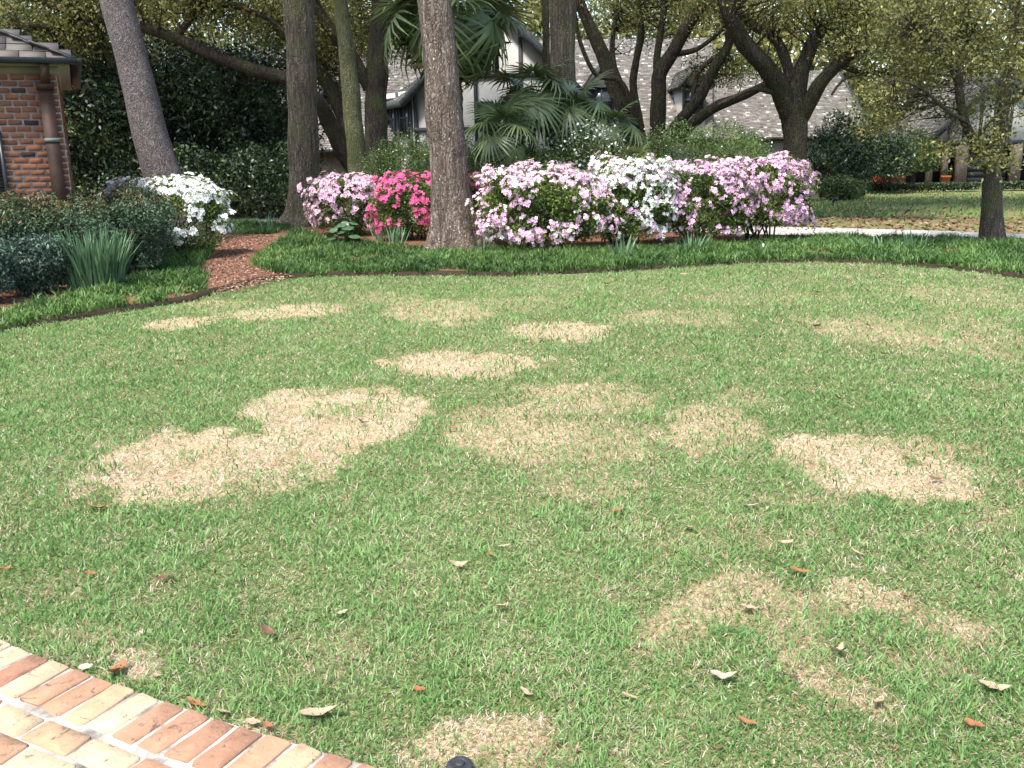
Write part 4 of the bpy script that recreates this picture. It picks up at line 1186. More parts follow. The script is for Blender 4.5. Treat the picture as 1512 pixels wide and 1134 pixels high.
# spreading oak behind, its limbs reach far to the left
Yo = 27.0
tree('oak_tree', 'spreading oak with dark limbs arching over the evergreen hedge', [(562, ground_pt(562, Yo), Yo, 22), (556, 225, Yo, 17), (555, 150, Yo, 15.5), (558, 90, Yo, 15), (562, 30, Yo, 14), (566, -30, Yo, 12), (572, -140, Yo, 8)],
     limbs=[[(540, 262, Yo, 14), (512, 232, 26.8, 13), (490, 190, 26.5, 12), (467, 148, 26, 11), (425, 118, 25.6, 10), (380, 105, 25.3, 9), (320, 84, 25, 8.5), (268, 60, 24.8, 8), (195, 36, 24.5, 7.5), (120, 22, 24.3, 6), (45, -4, 24, 5), (-30, -25, 24, 3)],
            [(535, 236, Yo, 11), (512, 182, 27.4, 10.5), (480, 118, 27.6, 10), (440, 70, 27.8, 9), (395, 20, 28, 8), (365, -20, 28, 6)],
            [(545, 130, Yo, 9), (520, 84, 26.7, 9), (494, 52, 26.4, 8.5), (464, 4, 26.2, 8), (440, -50, 26, 6)],
            [(562, 60, Yo, 8), (576, 30, 27.2, 7), (592, -5, 27.4, 6), (615, -70, 27.6, 4)],
            [(260, 56, 24.8, 5), (290, 20, 24.9, 4.5), (330, 5, 25, 4), (400, 30, 25.2, 3), (430, 60, 25.2, 2)],
            [(120, 22, 24.3, 4), (80, 38, 24.2, 3), (30, 40, 24, 2.2), (-20, 60, 24, 1.5)]],
     bark='bark_dark', ells=[(60, 10, 24.5, 1.9, 2, .9, 110), (230, 0, 25, 2.2, 2, .7, 110), (350, 10, 26, 1.6, 2, .9, 80), (450, 40, 27, 1.2, 1.5, 1.3, 70), (510, 50, 28.5, .9, 1, 1.2, 50), (560, -60, 27, 3, 3, 1, 80), (200, -90, 25, 4, 3, 1.2, 140), (600, 30, 29, .8, 1, 1.0, 40), (490, 100, 29, .8, .8, .8, 34), (545, 60, 30, .7, .7, .9, 30), (120, 70, 25.5, 1.6, 1.2, .6, 50)],
     per=55, spread=.32, leaf=(.11, .05), twig_len=3.0, shade_ells=[(690, -100, 31, 4.2, 2.5, 1.3, 190), (560, -110, 30, 3, 3, 1.0, 90)])
# clump of slim trunks in front of the house
Ym = 27.5
tree('tree', 'multi stemmed tree with mossy slim trunks next to the fan palms', [(948, ground_pt(948, Ym), Ym, 14), (938, 215, Ym, 12), (922, 165, Ym, 11), (905, 125, Ym, 10.5), (888, 75, Ym, 9.5), (868, 32, Ym, 8), (853, -5, Ym, 7), (835, -70, Ym, 4)],
     limbs=[[(950, 225, Ym, 8), (944, 180, 27.3, 6.5), (935, 128, 27.2, 5.5), (941, 80, 27.1, 5.2), (947, 45, 27, 5), (940, -10, 27, 3.5)], [(935, 200, Ym, 6), (922, 140, 27.8, 5.2), (907, 100, 27.9, 4.8), (904, 68, 28, 4), (910, 20, 28, 3)],
            [(940, 210, Ym, 5.5), (936, 170, 27.1, 5), (915, 120, 26.9, 4), (880, 110, 26.8, 3), (856, 60, 26.6, 3), (850, 20, 26.5, 2)]],
     bark='bark_moss', ells=[(920, 0, 28, 1.9, 1.8, .9, 48), (930, 45, 28.5, 1.1, 1.2, .5, 18), (870, -40, 27.5, 2.4, 2, .9, 60), (960, 10, 28, 1.4, 1.4, .8, 30)], per=42, spread=.28, leaf=(.085, .04), twig_len=2.4)
Yn = 26.0
tree('tree', 'forked tree with moss covered trunk in front of the shingled dormer', [(972, ground_pt(972, Yn), Yn, 13), (971, 190, Yn, 11.5), (973, 140, Yn, 11), (974, 108, Yn, 10.5), (992, 80, Yn, 9.5), (1012, 45, Yn, 8), (1032, 15, Yn, 7.5), (1062, -6, Yn, 6), (1100, -60, Yn, 4)],
     limbs=[[(972, 118, Yn, 6), (970, 85, 26.2, 5.2), (976, 45, 26.3, 4.8), (982, -5, 26.4, 4), (980, -60, 26.5, 2.5)], [(985, 205, Yn, 9), (1003, 180, 25.7, 8.5), (1032, 145, 25.5, 8), (1058, 95, 25.3, 7.2), (1077, 60, 25.2, 6.5), (1068, 20, 25, 6), (1062, -20, 25, 5)],
            [(1008, 200, Yn, 8), (1028, 178, 25.4, 8), (1058, 157, 25.1, 7.5), (1100, 140, 24.8, 6.5), (1134, 122, 24.5, 5.5), (1150, 105, 24.4, 4)], [(1000, 80, Yn, 4), (1030, 72, 25.8, 3.5), (1062, 48, 25.6, 2.5), (1085, 30, 25.4, 1.6)], [(1020, 165, 25.6, 4), (1030, 110, 25.8, 3.6), (1055, 85, 25.8, 3), (1075, 75, 26, 2)]],
     bark='bark_moss', ells=[(1000, 0, 26.5, 1.6, 1.6, .8, 48), (1040, 20, 26.5, 1.3, 1.4, .6, 32), (1060, 105, 26.2, .9, .9, .4, 26), (1090, 100, 25.6, .8, .8, .35, 22), (1010, -50, 26, 3, 2.4, .8, 80)], per=45, spread=.26, leaf=(.085, .04), twig_len=2.2)
# live oak
Yk = 21.5
tree('oak_tree', 'live oak with broad forking limbs behind the lilac azalea', [(1172, ground_pt(1172, Yk), Yk, 21), (1173, 250, Yk, 17.5), (1175, 215, Yk, 17), (1174, 180, Yk, 18), (1172, 158, Yk, 19.5), (1176, 130, Yk, 15), (1183, 105, Yk, 12), (1192, 82, Yk, 10.5), (1202, 58, Yk, 9), (1228, 32, Yk, 7), (1262, 8, Yk, 5), (1300, -40, Yk, 3)],
     limbs=[[(1166, 168, Yk, 15), (1152, 132, 21.3, 14), (1130, 98, 21, 13), (1098, 62, 20.8, 12), (1080, 28, 20.6, 10.5), (1068, -5, 20.5, 9), (1050, -70, 20.4, 6)], [(1168, 122, Yk, 8), (1158, 82, 21.7, 7), (1142, 55, 21.8, 6.5), (1112, 38, 22, 6), (1088, 14, 22, 5), (1074, -15, 22, 4)],
            [(1180, 175, Yk, 13), (1196, 150, 21.3, 10.5), (1212, 122, 21.1, 9.5), (1240, 92, 20.9, 8.5), (1272, 72, 20.6, 7.5), (1308, 62, 20.3, 6), (1345, 44, 20, 4.5), (1390, 20, 19.6, 3)], [(1238, 96, 20.9, 4), (1275, 108, 20.8, 3.5), (1320, 110, 20.5, 3), (1365, 118, 20.2, 2)], [(1160, 128, 21.4, 5), (1140, 135, 21.2, 4.5), (1110, 132, 21, 3.5), (1060, 155, 20.8, 2)],
            [(1275, 108, 20.8, 2.4), (1245, 118, 20.6, 2), (1228, 140, 20.5, 1.5)]],
     bark='bark_moss', ells=[(1120, 0, 21, 1.3, 1.4, .55, 48), (1200, 8, 21.5, 1.3, 1.4, .5, 48), (1290, 15, 21, 1.5, 1.6, .5, 60), (1160, 40, 22, .8, 1, .3, 14), (1265, 55, 20.6, .9, .8, .35, 30), (1330, 75, 20.5, .9, 1, .5, 40), (1200, -70, 21, 3, 2.6, .9, 140), (1310, 110, 20.6, .8, .8, .35, 22), (1240, 60, 22.4, .8, .8, .5, 24)],
     per=38, spread=.22, leaf=(.08, .036), twig_len=2.0, shade_ells=[(1300, -120, 24, 4, 4, .9, 160), (1450, -110, 27, 5, 5, 1.0, 200), (1250, -110, 30, 5, 4, 1.0, 150), (1600, -100, 24, 4, 5, 1.0, 150)])
# small tree on the right
Yr_ = G(1465, 365)[1]
tree('tree', 'small forked tree with low leafy sprays growing in the border grass', [(1466, 366, Yr_, 16), (1465, 345, Yr_, 14.5), (1465, 300, Yr_, 13), (1465, 260, Yr_, 13), (1462, 238, Yr_, 13.5), (1478, 200, Yr_, 8.5), (1483, 150, Yr_, 7.5), (1492, 90, Yr_, 6.5), (1500, 20, Yr_, 5), (1505, -80, Yr_, 3)],
     limbs=[[(1460, 250, Yr_, 9), (1446, 222, 15.3, 7.5), (1431, 195, 15.2, 6.5), (1421, 165, 15.1, 6), (1416, 120, 15, 5.5), (1422, 60, 15, 4.5), (1430, -20, 15, 3)], [(1425, 178, 15.1, 3.5), (1400, 165, 14.9, 2.8), (1360, 130, 14.7, 2), (1320, 118, 14.5, 1.2)], [(1482, 160, Yr_, 4), (1510, 140, 15.3, 3), (1550, 110, 15, 2)], [(1418, 130, 15, 3), (1390, 80, 14.8, 2.4), (1350, 40, 14.6, 1.6)],
            [(1440, 210, 15.2, 2.2), (1462, 180, 14.9, 2), (1478, 165, 14.8, 1.4)]],
     bark='bark_small', ells=[(1400, 50, 15, 1.1, 1.2, .75, 95), (1480, 55, 15.3, 1.0, 1.2, .8, 85), (1350, 25, 14.8, .8, 1, .5, 50), (1345, 100, 15, .75, .8, .4, 28), (1420, 135, 15.2, .8, .8, .45, 28), (1490, 150, 15.2, .6, .7, .5, 30), (1390, 222, 14.8, .28, .3, .12, 12), (1470, 232, 14.7, .32, .3, .2, 16), (1455, 205, 14.9, .35, .4, .2, 14), (1310, 150, 15.2, .5, .6, .35, 30), (1300, 185, 15.5, .45, .5, .2, 18), (1440, -60, 15, 2, 1.6, .8, 110)],
     per=26, spread=.16, leaf=(.068, .034), twig_len=1.6, twig_r=.006)

# tree outside the view, added to shade the building
def off_tree(label, x, y, z, r, K=120, trunk_r=.25, leaf=(.2, .1), zr=.5):
    P = np.array([(x, y, 0), (x + .1, y, z * .4), (x, y + .2, z * .8), (x, y, z + r * .3)]); Rr = np.array([trunk_r, trunk_r * .8, trunk_r * .6, trunk_r * .2])
    C = np.array((x, y, z)) + unit(K) * rng.uniform(.2, 1, K)[:, None] ** .5 * (r, r, r * zr)
    tree('oak_tree', label, None, tr=(P, Rr), C=C, per=70, spread=.42, leaf=leaf, leafm='oak_leaf', bark='bark_dark', twig_len=r, twig_r=.02, sides=16)
off_tree('unseen tree added outside the view to shade the brick building', -12.3, 8.4, 7.4, 3.4, K=170)

def added_leaning_tree(label, base, top, r, K, zr=.4):  # oak outside the view, added to shade the garage
    P = np.array([base, (base[0] * .8 + top[0] * .2, base[1], top[2] * .5), (base[0] * .4 + top[0] * .6, base[1] * .5 + top[1] * .5, top[2] * .9), top]); Rr = np.array([.34, .27, .2, .06])
    C = np.array(top) + unit(K) * rng.uniform(.2, 1, K)[:, None] ** .5 * (r, r, r * zr)
    tree('oak_tree', label, None, tr=(P, Rr), C=C, per=60, spread=.5, leaf=(.2, .1), leafm='oak_leaf', bark='bark_dark', twig_len=r, twig_r=.02, sides=16)
added_leaning_tree('unseen leaning oak added outside the view to shade the garage', (26.5, 43.0, -.6), (22.0, 43.5, 11.0), 5.5, 210)

# dark evergreens on the left
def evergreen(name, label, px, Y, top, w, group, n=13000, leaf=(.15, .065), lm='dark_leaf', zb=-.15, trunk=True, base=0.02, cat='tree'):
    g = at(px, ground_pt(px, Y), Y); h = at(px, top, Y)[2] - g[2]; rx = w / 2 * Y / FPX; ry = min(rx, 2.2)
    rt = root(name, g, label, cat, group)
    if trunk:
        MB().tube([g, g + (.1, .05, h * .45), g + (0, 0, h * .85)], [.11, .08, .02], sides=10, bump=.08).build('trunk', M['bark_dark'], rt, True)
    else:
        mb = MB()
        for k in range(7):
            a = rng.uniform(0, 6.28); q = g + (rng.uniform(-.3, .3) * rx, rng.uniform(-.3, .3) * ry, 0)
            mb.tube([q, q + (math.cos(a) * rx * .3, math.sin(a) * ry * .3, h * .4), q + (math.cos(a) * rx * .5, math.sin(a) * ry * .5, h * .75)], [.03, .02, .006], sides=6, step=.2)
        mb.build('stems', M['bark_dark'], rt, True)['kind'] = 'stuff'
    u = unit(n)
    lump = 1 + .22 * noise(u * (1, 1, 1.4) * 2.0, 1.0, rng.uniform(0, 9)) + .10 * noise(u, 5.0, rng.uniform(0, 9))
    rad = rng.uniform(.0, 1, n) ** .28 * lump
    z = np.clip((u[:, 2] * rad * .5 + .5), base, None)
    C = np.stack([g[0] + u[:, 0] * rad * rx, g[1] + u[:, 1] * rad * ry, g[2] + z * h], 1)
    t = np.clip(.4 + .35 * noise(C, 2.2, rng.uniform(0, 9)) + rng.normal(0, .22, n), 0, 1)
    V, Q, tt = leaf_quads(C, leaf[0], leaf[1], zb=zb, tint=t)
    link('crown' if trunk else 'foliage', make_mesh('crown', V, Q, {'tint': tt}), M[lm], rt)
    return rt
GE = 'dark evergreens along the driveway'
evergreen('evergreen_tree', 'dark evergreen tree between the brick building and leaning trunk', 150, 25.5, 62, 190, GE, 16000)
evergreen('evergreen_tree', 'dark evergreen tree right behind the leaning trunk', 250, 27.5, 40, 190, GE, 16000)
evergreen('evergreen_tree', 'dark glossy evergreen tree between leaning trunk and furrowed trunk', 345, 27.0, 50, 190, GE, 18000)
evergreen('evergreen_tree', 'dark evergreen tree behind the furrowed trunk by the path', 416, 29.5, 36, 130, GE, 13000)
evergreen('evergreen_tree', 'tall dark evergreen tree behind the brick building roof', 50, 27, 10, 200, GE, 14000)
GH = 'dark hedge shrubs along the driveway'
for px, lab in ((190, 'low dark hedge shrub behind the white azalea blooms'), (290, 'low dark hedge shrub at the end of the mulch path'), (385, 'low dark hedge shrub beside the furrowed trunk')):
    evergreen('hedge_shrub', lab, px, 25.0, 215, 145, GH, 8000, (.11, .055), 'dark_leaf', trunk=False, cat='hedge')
# paler far trees closing the view
FAR = [(-60, 58, 'pale far tree above the brick building roof'), (90, 62, 'pale far tree over the dark evergreens'), (250, 60, 'pale far tree behind the leaning trunk top'), (400, 64, 'yellow green far tree left of the shingled roofs'), (520, 58, 'yellow green far tree behind the oak trunk'),
       (660, 60, 'yellow green far tree behind the tall palm'), (800, 57, 'yellow green far tree behind the half timbered gable'), (930, 62, 'yellow green far tree above the high shingled ridge'), (1060, 59, 'yellow green far tree between the two shingled ridges'), (1190, 58, 'yellow green far tree behind the live oak'),
       (1310, 60, 'olive far tree between house and garage'), (1420, 66, 'olive far tree behind the garage gable'), (1540, 62, 'olive far tree beside the garage roof')]
for px, Y, lab in FAR:
    g = at(px, 230, Y); g[2] = -.6
    K = 130
    C = np.array((g[0], g[1], 6.5)) + unit(K) * rng.uniform(.15, 1, K)[:, None] ** .45 * (4.2, 2.5, 6.5)
    C = C[C[:, 2] > .6]
    tree('far_tree', lab, None, tr=(np.array([g, g + (.2, 0, 4), g + (-.2, 0, 9)]), np.array([.3, .2, .06])), C=C, per=70, spread=.75, leaf=(.36, .2), leafm='far_leaf', bark='bark_dark', twig_len=4, twig_r=.03, keep_twigs=.4, group='trees closing the view behind the houses', sides=10)

# dark shrubs, red azalea and low hedge by the garage
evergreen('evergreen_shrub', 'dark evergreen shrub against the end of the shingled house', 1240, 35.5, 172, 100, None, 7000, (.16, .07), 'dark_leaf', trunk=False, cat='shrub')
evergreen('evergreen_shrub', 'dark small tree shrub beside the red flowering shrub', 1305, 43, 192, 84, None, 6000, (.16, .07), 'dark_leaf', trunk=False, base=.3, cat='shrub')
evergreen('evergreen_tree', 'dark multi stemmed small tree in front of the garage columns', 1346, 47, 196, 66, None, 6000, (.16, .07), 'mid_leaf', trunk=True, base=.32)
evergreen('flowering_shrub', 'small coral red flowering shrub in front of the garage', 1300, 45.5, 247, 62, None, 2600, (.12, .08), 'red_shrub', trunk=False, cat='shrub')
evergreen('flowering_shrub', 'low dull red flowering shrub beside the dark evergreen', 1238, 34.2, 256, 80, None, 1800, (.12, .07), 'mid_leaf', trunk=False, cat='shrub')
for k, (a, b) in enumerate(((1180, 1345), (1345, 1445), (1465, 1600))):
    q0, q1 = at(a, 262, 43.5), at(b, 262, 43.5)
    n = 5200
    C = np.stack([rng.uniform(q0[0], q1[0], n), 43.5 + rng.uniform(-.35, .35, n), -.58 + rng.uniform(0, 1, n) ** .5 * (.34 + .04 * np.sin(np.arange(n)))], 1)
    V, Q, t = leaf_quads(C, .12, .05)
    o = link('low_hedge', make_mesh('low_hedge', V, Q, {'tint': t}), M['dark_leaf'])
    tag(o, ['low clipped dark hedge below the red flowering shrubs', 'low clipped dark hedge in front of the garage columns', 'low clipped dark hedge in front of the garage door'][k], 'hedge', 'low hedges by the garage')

# ================================================================== palms
def fan_mesh(n, span, Lf, pet, bend, droop, seed, width=.05):
    r = np.random.default_rng(seed)
    V = []; Q = []; T = []; tint = []
    # stalk, slightly arched
    for i in range(4):
        t = i / 3; x = pet * t; z = .08 * pet * math.sin(t * 2.2)
        w = .012 * (1 - .4 * t)
        V += [(x, -w, z), (x, w, z), (x, 0, z - w)]; tint += [.6] * 3
    for i in range(3):
        for k in range(3):
            a, b = i * 3 + k, i * 3 + (k + 1) % 3
            Q.append((a, b, b + 3, a + 3))
    cb, sb = math.cos(bend), math.sin(bend); z0 = .08 * pet * math.sin(2.2)
    for i in range(n):
        a = (i / (n - 1) - .5) * span + r.normal(0, .02)
        L = Lf * (1 - .22 * abs(a / (span / 2)) ** 2) * r.uniform(.9, 1.08)
        d = np.array((math.cos(a), math.sin(a))); s = np.array((-d[1], d[0]))
        dr = droop * r.uniform(.6, 1.4)
        w = width * L * 1.15
        pts = [(.03, w * .3, 0), (.38, w * .66, -.02), (.8, w * .34, -.02 - .35 * dr), (1.0, 0, -.02 - .85 * dr)]
        idx = []
        tn = float(np.clip(r.normal(.5, .2), 0, 1))
        for (t, hw, z) in pts:
            for sg in ((-1, 1) if hw else (0,)):
                xy = d * t * L + s * sg * hw; zz = z * L + (0.012 if sg else 0) * 0 + (.10 * L * t * (1 if i % 2 else -1) * .12)
                x, y = xy
                V.append((pet + x * cb + zz * sb, y, z0 - x * sb + zz * cb)); tint.append(tn); idx.append(len(V) - 1)
        Q.append((idx[0], idx[1], idx[3], idx[2])); Q.append((idx[2], idx[3], idx[5], idx[4])); T.append((idx[4], idx[5], idx[6]))
    return make_mesh('frond', V, [np.array(Q), np.array(T)], {'tint': tint})

def palm(label, base, top, trunk_r, fronds, mats=('palm_leaf',), seed=0, size=1.0, pet=1.0, group='fan palms behind the azaleas'):
    """fronds: list of (azimuth deg, elevation deg, variant)"""
    rt = root('fan_palm', base, label, 'palm', group)
    P = [base, (base + top) / 2 + (.05, 0, 0), top]
    V, Q = tube(P, [trunk_r * 1.1, trunk_r, trunk_r * 1.15], sides=14, step=.08, bump=.18, bscale=9)
    MB().add(V, Q).build('trunk', M['palm_dry'], rt)
    var = [fan_mesh(30, R(300), .62 * size, .55 * size * pet, R(25), .25, seed + 1), fan_mesh(28, R(270), .66 * size, .5 * size * pet, R(60), .55, seed + 2), fan_mesh(24, R(240), .62 * size, .45 * size * pet, R(75), .8, seed + 3)]
    for m_ in mats:
        pass
    for v, m_ in zip(var, (mats[0], mats[0], mats[-1])): v.materials.append(M[m_])
    for az, el, k in fronds:
        o = bpy.data.objects.new('frond', var[k]); COL.objects.link(o); o.parent = rt
        o.matrix_parent_inverse = parent_world(rt).inverted()
        o.matrix_basis = Matrix.Translation(top + np.array((0, 0, rng.uniform(-.12, .05)))) @ Matrix.Rotation(R(az), 4, 'Z') @ Matrix.Rotation(R(-el), 4, 'Y') @ Matrix.Rotation(rng.normal(0, .2), 4, 'X') @ Matrix.Scale(rng.uniform(.88, 1.1), 4)
    return rt
def crownset(n, lo, hi, droop_frac=.4):
    return [((k * 137.5 + rng.uniform(-15, 15)) % 360, hi - (hi - lo) * k / n + rng.uniform(-8, 8), 2 if k / n > 1 - droop_frac * .5 else (1 if k / n > .35 else 0)) for k in range(n)]
Yp = 18.6
t = at(668, 30, Yp); b = np.array((t[0], Yp, .03))
palm('tall fan palm with drooping fronds behind the flecked trunk', b, t, .11, crownset(38, -55, 40, 1.1), ('palm_leaf', 'palm_leaf'), 10, 1.55, pet=1.25)
for k, (px, py, Y, r_, n, lo, hi, lab, sz, mt) in enumerate([
        (744, 208, 18.0, .06, 11, -10, 75, 'low fan palm with blue green fronds just right of the flecked trunk', .95, ('palm_leaf', 'palm_leaf')),
        (782, 150, 18.9, .07, 13, -25, 60, 'fan palm standing in front of the slender dark trunk', 1.1, ('palm_leaf', 'palm_leaf')),
        (852, 178, 19.2, .06, 13, -20, 65, 'bushy fan palm below the thick brown trunk', 1.05, ('palm_leaf', 'palm_leaf')),
        (903, 196, 19.0, .05, 9, -10, 60, 'fan palm spreading toward the multi stemmed tree', .9, ('palm_leaf', 'palm_leaf')),
        (936, 243, 18.6, .04, 7, 5, 75, 'small yellow green fan palm above the white azalea', .62, ('palm_bright', 'palm_bright'))]):
    t = at(px, py, Y); b = np.array((t[0], Y, .03))
    palm(lab, b, t, r_, crownset(n, lo, hi), mt, 30 + 7 * k, sz)

# ================================================================== flowering shrubs
def cluster_mesh(k, nf=4, rad=.036):
    r = np.random.default_rng(200 + k)
    V = []; Q = []; t = []
    for f in range(nf):
        a = 6.283 * f / nf + r.uniform(-.4, .4); rr = rad * r.uniform(1.2, 2.1) if f else 0
        c = np.array((rr * math.cos(a), rr * math.sin(a), .028 - .35 * rr + r.uniform(-.008, .008)))
        nrm = np.array((math.cos(a) * .5 * (f > 0), math.sin(a) * .5 * (f > 0), 1.0)) + r.normal(0, .18, 3); nrm /= np.linalg.norm(nrm)
        x = np.cross(nrm, (0.3, 1, .2)); x /= np.linalg.norm(x); y = np.cross(nrm, x)
        s = rad * 1.1 * r.uniform(.85, 1.15); ph = r.uniform(0, 6)
        for p in range(5):
            q = ph + p * 1.2566
            d = x * math.cos(q) + y * math.sin(q); sd = -x * math.sin(q) + y * math.cos(q)
            b = len(V)
            V += [c - nrm * s * .3, c + d * s * .62 + sd * s * .34 + nrm * s * .12, c + d * s * 1.08 - nrm * s * .05, c + d * s * .62 - sd * s * .34 + nrm * s * .12]
            t += [0, .7, 1, .7]; Q.append((b, b + 1, b + 2, b + 3))
    return make_mesh('flower_cluster', V, np.array(Q), {'tint': t})
def bush_frame(px, py, wpx, top, dep=.75):
    g = G(px, py); Y0 = g[1]; rx = wpx / 2 * ((g - CAMP) @ _f) / FPX; ry = rx * dep; Yc = Y0 + ry
    c = at(px, top, Yc); return np.array((c[0], Yc, .045)), rx, ry, c[2] - .045

def azalea(label, px, py, wpx, top, petals, nf, nl=9000, dep=.75, low=.05, off=0., size=1.0, bias=.55, ground=.05, leafm='azalea_leaf', thr=-.35):
    c, rx, ry, h = bush_frame(px, py, wpx, top, dep)
    rt = root('azalea_bush', c, label, 'azalea', 'azalea bushes')
    mb = MB()
    for k in range(16):
        a = rng.uniform(0, 6.28); q = c + (rng.uniform(-.35, .35) * rx, rng.uniform(-.35, .35) * ry, -.03)
        e = c + (math.cos(a) * rx * .6, math.sin(a) * ry * .6, h * rng.uniform(.5, .7))
        mb.tube([q, (q + e) / 2 + rng.normal(0, .06, 3), e], [.018, .012, .004], sides=5, step=.2)
    o = mb.build('stems', M['bark_dark'], rt, True); o['kind'] = 'stuff'
    so = rng.uniform(0, 9)
    def lump(u): return 1 + .15 * noise(u * 1.6, 1.0, so) + .11 * noise(u, 4.0, so)
    def surf(u, rad):
        z = ground + (1 - ground) * (u[:, 2] * rad * .5 + .5) * 1.0
        z = np.where(z < ground + .02, ground + .02 + rng.uniform(0, .1, len(z)), z)
        return np.stack([c[0] + u[:, 0] * rad * rx, c[1] + u[:, 1] * rad * ry, c[2] + z * h], 1)
    u = unit(nl); u[:, 2] = np.abs(u[:, 2]) * np.where(rng.random(nl) < .30, -1, 1)
    # square the profile a little so that the sides stand up
    sq = np.sign(u) * np.abs(u) ** np.array((.72, .72, .8))
    rad = lump(u) * rng.uniform(.25, 1, nl) ** .3
    C = surf(sq, rad * .97)
    t = np.clip(.42 + .30 * noise(C, 3.0, so) + rng.normal(0, .2, nl), 0, 1)
    V, Q, tt = leaf_quads(C, .055, .026, zb=.25, tint=t)
    link('foliage', make_mesh('foliage', V, Q, {'tint': tt}), M[leafm], rt)
    cm = {}; sprigs = []; more = {}
    n = 0; tries = 0
    while n < nf * 2.6 and tries < 90 * nf:
        tries += 1
        v = unit(1); v[0, 2] = v[0, 2] if v[0, 2] > -.7 else -v[0, 2]
        if v[0, 1] > .45: continue
        w = np.sign(v) * np.abs(v) ** np.array((.72, .72, .8))
        # blooms gather in drifts, thinner low down
        dn = noise(v, 2.4, so + 2)[0]
        pr = np.clip(bias * .95 + .45 * v[0, 2] + .8 * dn, low, 1)
        if rng.random() > pr: continue
        p = surf(w, lump(v) * rng.uniform(.9, 1.13))[0]
        pm = petals(p, v[0], dn) if callable(petals) else petals
        key = (pm, int(rng.integers(4)))
        if key not in cm:
            m_ = CL[key[1]].copy(); m_.materials.clear(); m_.materials.append(M[pm]); cm[key] = m_
        nm = Vector((v[0, 0] / rx, v[0, 1] / ry - .25, v[0, 2] / h + .35)) + Vector(rng.normal(0, .25, 3))
        X = Matrix.Translation(p) @ nm.to_track_quat('Z', 'Y').to_matrix().to_4x4() @ Matrix.Rotation(rng.uniform(0, 6.28), 4, 'Z') @ Matrix.Scale(rng.uniform(.75, 1.2) * size * .80, 4)
        n += 1
        if n % 3: sprigs.append(p)
        if n <= nf:
            o = bpy.data.objects.new('flower_cluster', cm[key]); COL.objects.link(o); o.parent = rt
            o.matrix_parent_inverse = parent_world(rt).inverted(); o.matrix_basis = X
        else:
            more.setdefault(pm, []).append((key[1], X))
    for pm, lst in more.items():
        mb = MB()
        for ci, X in lst:
            mb.add(CLV[ci] @ np.array(X.to_3x3()).T + np.array(X.translation), np.arange(len(CLV[ci])).reshape(-1, 4), tint=CLT[ci])
        mb.build('blossoms', M[pm], rt)['kind'] = 'stuff'
    sp = np.repeat(np.array(sprigs), 9, 0); sp = sp + rng.normal(0, .05, sp.shape) - (0, 0, .03)
    V, Q, tt = leaf_quads(sp, .055, .026, zb=.3, tint=np.clip(rng.normal(.62, .2, len(sp)), 0, 1))
    link('sprigs', make_mesh('sprigs', V, Q, {'tint': tt}), M[leafm], rt)['kind'] = 'stuff'
    return rt
CL = [cluster_mesh(k, (3, 2, 4, 3)[k]) for k in range(4)]
CLV = [np.array([v.co[:] for v in m_.vertices]) for m_ in CL]
CLT = [np.array([d_.value for d_ in m_.attributes['tint'].data]) for m_ in CL]
azalea('azalea bush with pure white blooms beside the mulch path', 252, 390, 170, 268, lambda p, v, d: 'petal_pale' if v[0] < -.6 and rng.random() < .35 else 'petal_white', 165, 9000, size=1.25, bias=.42, thr=0)  # pinkish petals on the left side paint the shade on white blooms
azalea('pale pink azalea bush between the furrowed and flecked trunks', 510, 354, 112, 262, 'petal_pale', 150, 11000, size=1.2, bias=.42)
azalea('hot pink azalea bush growing left of the flecked trunk', 604, 362, 120, 262, 'petal_hot', 130, 11000, size=1.15, bias=.40)
azalea('small coral azalea bush just right of the flecked trunk', 712, 368, 100, 262, lambda p, v, d: 'petal_coral' if rng.random() < .6 else 'petal_hot', 34, 6000, size=1.1, bias=.1)
azalea('broad pale pink azalea bush between flecked trunk and white azalea', 806, 381, 200, 250, lambda p, v, d: 'petal_white' if rng.random() < .08 else 'petal_pale', 295, 24000, size=1.05, bias=.45)
azalea('azalea bush with white blooms between pale pink and lilac azaleas', 925, 373, 130, 242, lambda p, v, d: 'petal_white' if rng.random() < .8 else 'petal_lilac', 230, 15000, size=1.05, bias=.5)
azalea('lilac pink azalea bush next to the white one', 1030, 368, 170, 245, 'petal_lilac', 290, 17000, size=1.05, bias=.42)
azalea('lilac pink azalea bush at the end of the row by the driveway', 1124, 364, 150, 238, 'petal_lilac', 290, 15000, size=1.1, bias=.42, ground=.16)

